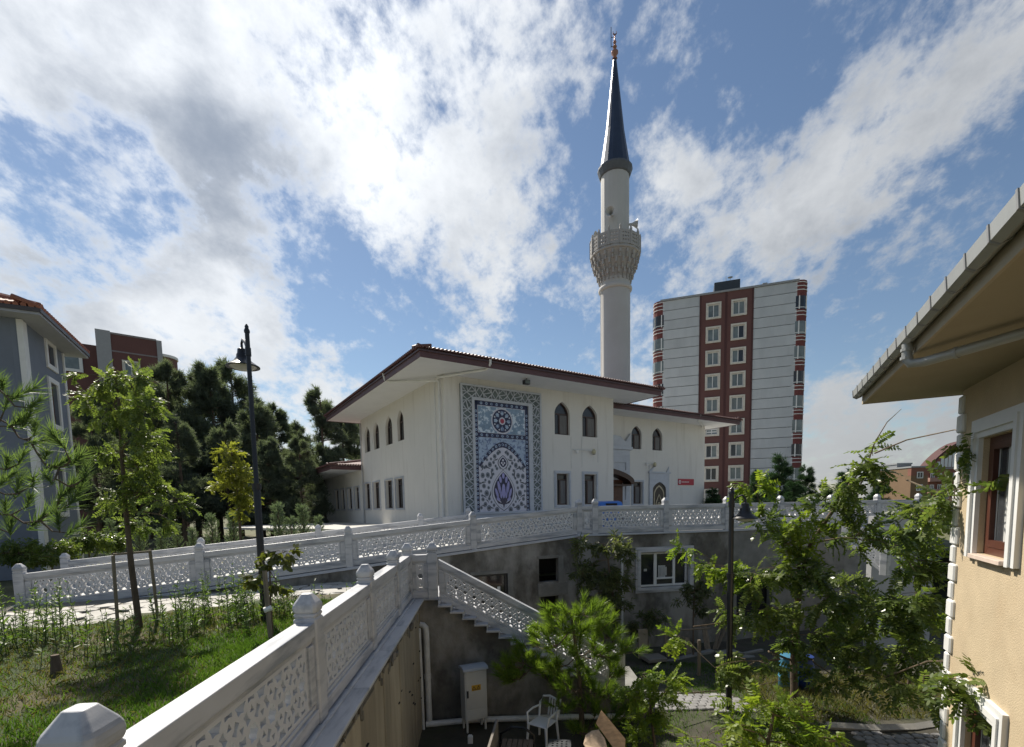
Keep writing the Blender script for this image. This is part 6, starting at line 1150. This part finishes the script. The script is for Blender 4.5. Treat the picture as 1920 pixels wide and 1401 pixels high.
# --- pipes
m = MB(); m.tube([(-1.84, 9.9, ZC + .02), (-1.84, 9.9, -2.62), (-1.85, 9.9, -2.52), (-1.9, 9.92, -2.47), (-2.02, 9.95, -2.46)], .065, 12); m.tube([(-1.84, 9.9, -3.62), (-1.84, 9.9, -3.52)], .074, 12); m.top('drain_pipe', pvc, 'pale vertical drain pipe in the corner of the retaining wall and stairs', 'pipe', smooth=True)
m = MB(); m.tube([(-1.93, 9.72, ZC - .02), (-1.94, 9.74, -3.4), (-1.95, 9.76, -2.5)], .028, 8); m.top('thin_pipe', pvc, 'thin pale pipe beside the thick corner drain pipe', 'pipe', smooth=True)
m = MB(); m.tube([(-1.9, 9.85, ZC + .05), (-.9, 9.98, ZC + .07), (.0, 10.0, ZC + .07), (1.1, 10.02, ZC + .07), (2.6, 10.03, ZC + .06)], .065, 10); m.top('ground_pipe', pvc, 'grey white pipe lying along the foot of the stair wall', 'pipe', smooth=True)
pwd = Vector((math.sin(R(PAZ)), math.cos(R(PAZ)), 0)); pp = PP + pwd * wallpt(1163, 1030, PP, PAZ)[0] + Vector((math.cos(R(PAZ)), -math.sin(R(PAZ)), 0)) * .15
m = MB(); m.tube([(pp.x - .12, pp.y - .05, -1.1), (pp.x, pp.y, -1.13), (pp.x, pp.y, -1.25), (pp.x, pp.y, -5.2)], .04, 8); m.top('wall_pipe', pvc, 'pale drain pipe running down the wall left of the marble window', 'pipe', smooth=True)
# --- slatted bench, leaning boards, clutter at the bottom edge
bq = onz(962, 1405, -4.2); bs = thing('slatted_bench', 'weathered slatted wooden bench at the bottom edge left of the chair', 'bench', (bq.x, bq.y - .25, ZC), R(-6))
for i in range(6): m = MB(); x = -.25 + i * .095; m.box(x, x + .08, -.35, .62, .42, .45); m.build('slat', oldslat, bs, bevel=.004)
m = MB(); m.box(-.38, -.335, -.4, .68, .1, .78); m.build('side_board', mat('grey_board', (.20, .18, .155), .85, .2, 6), bs, bevel=.006)
m = MB(); m.tube([(-.3, .66, .0), (-.3, .7, .5), (-.1, .72, .62), (.12, .72, .62), (.3, .7, .5), (.32, .66, 0)], .028, 8); m.build('iron_frame', blackm, bs, smooth=True)
for x, y in ((-.28, -.3), (.3, -.3), (-.28, .55), (.3, .55)): m = MB(); m.box(x - .025, x + .025, y - .025, y + .025, 0, .418); m.build('leg', blackm, bs)
pq_ = at(1128, 1330, 8.3); lb = thing('leaning_board', 'fresh orange plywood board with pointed end leaning at the bottom edge', 'board', (pq_.x + .25, 7.9, ZC)); base = lb.location
pts = [at(1128, 1332, 8.3), at(1118, 1357, 8.2), at(1152, 1405, 7.8), at(1172, 1405, 7.75), at(1173, 1386, 7.9)]; c = sum(pts, Vector()) / 5; nrm_ = (pts[1] - pts[0]).cross(pts[3] - pts[0]).normalized() * .02
m = MB(); k = len(pts); m.v = [tuple(p - base) for p in pts] + [tuple(p + nrm_ - base) for p in pts]; m.f = [tuple(range(k)), tuple(range(2 * k - 1, k - 1, -1))] + [(i, k + i, k + (i + 1) % k, (i + 1) % k) for i in range(k)]; m.build('board_face', plank, lb, fix=True)
m = MB(); m.box(.1, .16, -.3, .0, .0, .55); m.build('prop', blackm, lb)
m = MB(); pts = [at(1098, 1378, 8.0), at(1110, 1370, 8.05), at(1122, 1368, 8.05), at(1134, 1385, 7.9), at(1140, 1408, 7.7), at(1105, 1412, 7.6), at(1094, 1395, 7.8)]; k = 7; m.v = [tuple(p) for p in pts] + [tuple(p + Vector((0, .03, -.03))) for p in pts]; m.f = [tuple(range(k)), tuple(range(2 * k - 1, k - 1, -1))] + [(i, k + i, k + (i + 1) % k, (i + 1) % k) for i in range(k)]; m.top('chair_seat_board', mat('worn_plank', (.46, .34, .23), .8, .2, 4, stretch=(5, 5, .5)), 'rounded worn seat board left of the orange plywood', 'board', fix=True)
gb = onz(1048, 1392, -4.2); gt = thing('metal_grate', 'dark metal grate table at the bottom edge below the chair', 'table', (gb.x, gb.y - .1, ZC), R(-8)); m = MB(); m.slab([rect(-.2, .2, -.2, .2)] + [ngon(a, b_, .022, 6) for a in (-.12, -.04, .04, .12) for b_ in (-.12, -.04, .04, .12)], off(XY, 0, 0, .44), .03); m.build('grate', mat('grate_grey', (.045, .05, .055), .5, .2), gt)
for x, y in ((-.17, -.17), (.17, -.17), (-.17, .17), (.17, .17)): m = MB(); m.box(x - .015, x + .015, y - .015, y + .015, 0, .424); m.build('leg', blackm, gt)
wb = onz(882, 1392, ZC); m = MB(); m.box(wb.x - .05, wb.x + .05, wb.y - .04, wb.y + .04, ZC - .02, ZC + .13); m.box(wb.x - .035, wb.x + .035, wb.y - .03, wb.y + .03, ZC + .13, ZC + .15); m.top('small_canister', white, 'small white canister on the soil left of the bench', 'canister', bevel=.008)
# --- clutter along the plaza wall
sp = onz(1222, 1248, -5.1); oc = thing('broken_seat', 'old padded seat with upright back against the plaza wall', 'chair', (sp.x, sp.y, -5.12), R(14)); pad = mat('old_pad', (.20, .185, .16), .9, .15, 4)
m = MB(); m.box(-.3, .34, -.35, .2, .22, .34); m.build('seat', pad, oc, bevel=.02); m = MB(); m.box(-.34, -.02, .2, .26, .2, 1.15); m.build('backrest', mat('seat_back', (.26, .23, .18), .85, .15, 4), oc, bevel=.015)
for x, y in ((-.24, -.28), (.28, -.28), (-.24, .14), (.28, .14)): m = MB(); m.box(x - .02, x + .02, y - .02, y + .02, 0, .22); m.build('leg', blackm, oc)
for i, (a, b, lb) in enumerate((((1253, 1236), (1247, 1180), 'leftmost weathered stake leaning on the plaza wall'), ((1290, 1230), (1287, 1196), 'short plank leaning second from the left on the plaza wall'), ((1296, 1228), (1289, 1195), 'thin plank leaning beside the short one'), ((1324, 1218), (1318, 1172), 'upright plank leaning left of the courtyard lamp'), ((1330, 1218), (1322, 1172), 'second upright plank just left of the courtyard lamp'), ((1339, 1218), (1352, 1168), 'slanted plank leaning towards the courtyard lamp'), ((1343, 1218), (1360, 1178), 'last slanted plank behind the courtyard lamp pole'))):
    P_ = onz(a[0], a[1], -5.13); Q_ = at(b[0], b[1], P_.y + .35); m = MB(); d = (Q_ - P_); mm = d.to_track_quat('Z', 'Y').to_matrix().to_4x4(); mm.translation = P_; m.box(-.05, .05, -.015, .015, 0, d.length, mm); m.top('plank', wood, lb, 'plank', bevel=.003, group='planks leaning on the plaza wall')
P_, Q_ = at(1250, 1183, 14.6), at(1330, 1178, 15.3); m = MB(); m.tube([P_, Q_], .03, 6); m.top('pole', wood, 'horizontal pole laid across the leaning planks', 'pole')
P_, Q_ = onz(1222, 1252, -5.08), onz(1335, 1222, -5.08); m = MB(); d = Q_ - P_; mm = d.to_track_quat('X', 'Z').to_matrix().to_4x4(); mm.translation = P_; m.box(0, d.length, -.1, .1, -.06, .08, mm); m.top('kerb_beam', concl, 'pale concrete beam on the ground before the leaning planks', 'beam', bevel=.01)
for i, (px, py, w, d, rz, lb) in enumerate(((1366, 1224, .75, .5, 20, 'biggest flat grey slab on the ground behind the courtyard lamp'), (1400, 1232, .5, .35, -15, 'flat grey slab right of the biggest one'), (1412, 1222, .9, .12, 25, 'narrow grey strip behind the flat slabs'))):
    c = onz(px, py, -5.06); m = MB(); mm = Matrix.Rotation(R(rz), 4, 'Z'); mm.translation = c; m.box(-w / 2, w / 2, -d / 2, d / 2, -.06, .03, mm); m.top('slab', concl, lb, 'slab', bevel=.006, group='slabs dumped by the plaza wall')
for i, (px, py, lb) in enumerate(((1478, 1290, 'light blue barrel behind the big locust trunk'), (1505, 1297, 'dark blue barrel right of the big locust trunk'))):
    c = at(px, py, 11.8); c.z = zcourt(c.x, c.y); t = thing('barrel', lb, 'barrel', c, 0, 'blue barrels'); bm_ = mat('barrel_%d' % i, ((.055, .19, .29), (.02, .05, .22))[i], .4, .08); m = MB(); m.lathe([(.2, 0), (.23, .04), (.23, .28), (.245, .3), (.23, .32), (.23, .56), (.245, .58), (.23, .6), (.22, .78), (.2, .8)], 18); m.build('drum', bm_, t, smooth=True); m = MB(); m.lathe([(.21, .79), (.225, .8), (.225, .84), (.2, .85)], 18); m.build('lid', bm_, t, smooth=True)
for i, (px, py, py2, lb) in enumerate(((1163, 1290, 1248, 'square wooden post right of the courtyard pine'), (1310, 1265, 1200, 'square post left of the courtyard lamp'))):
    c = onz(px, py, -4.85); m = MB(); h = at(px, py2, c.y).z - c.z; m.box(c.x - .04, c.x + .04, c.y - .04, c.y + .04, c.z - .05, c.z + h); m.top('post', wood, lb, 'post', bevel=.005)
st_ = onz(107, 1268, -2.1); m = MB(); m.lathe([(.07, 0), (.06, .1), (.05, .2), (.045, .26)], 9, (st_.x, st_.y, zgard(st_.x, st_.y) - .02)); m.top('tree_stump', barkm, 'short tree stump in the grass of the garden bed', 'stump', smooth=True)
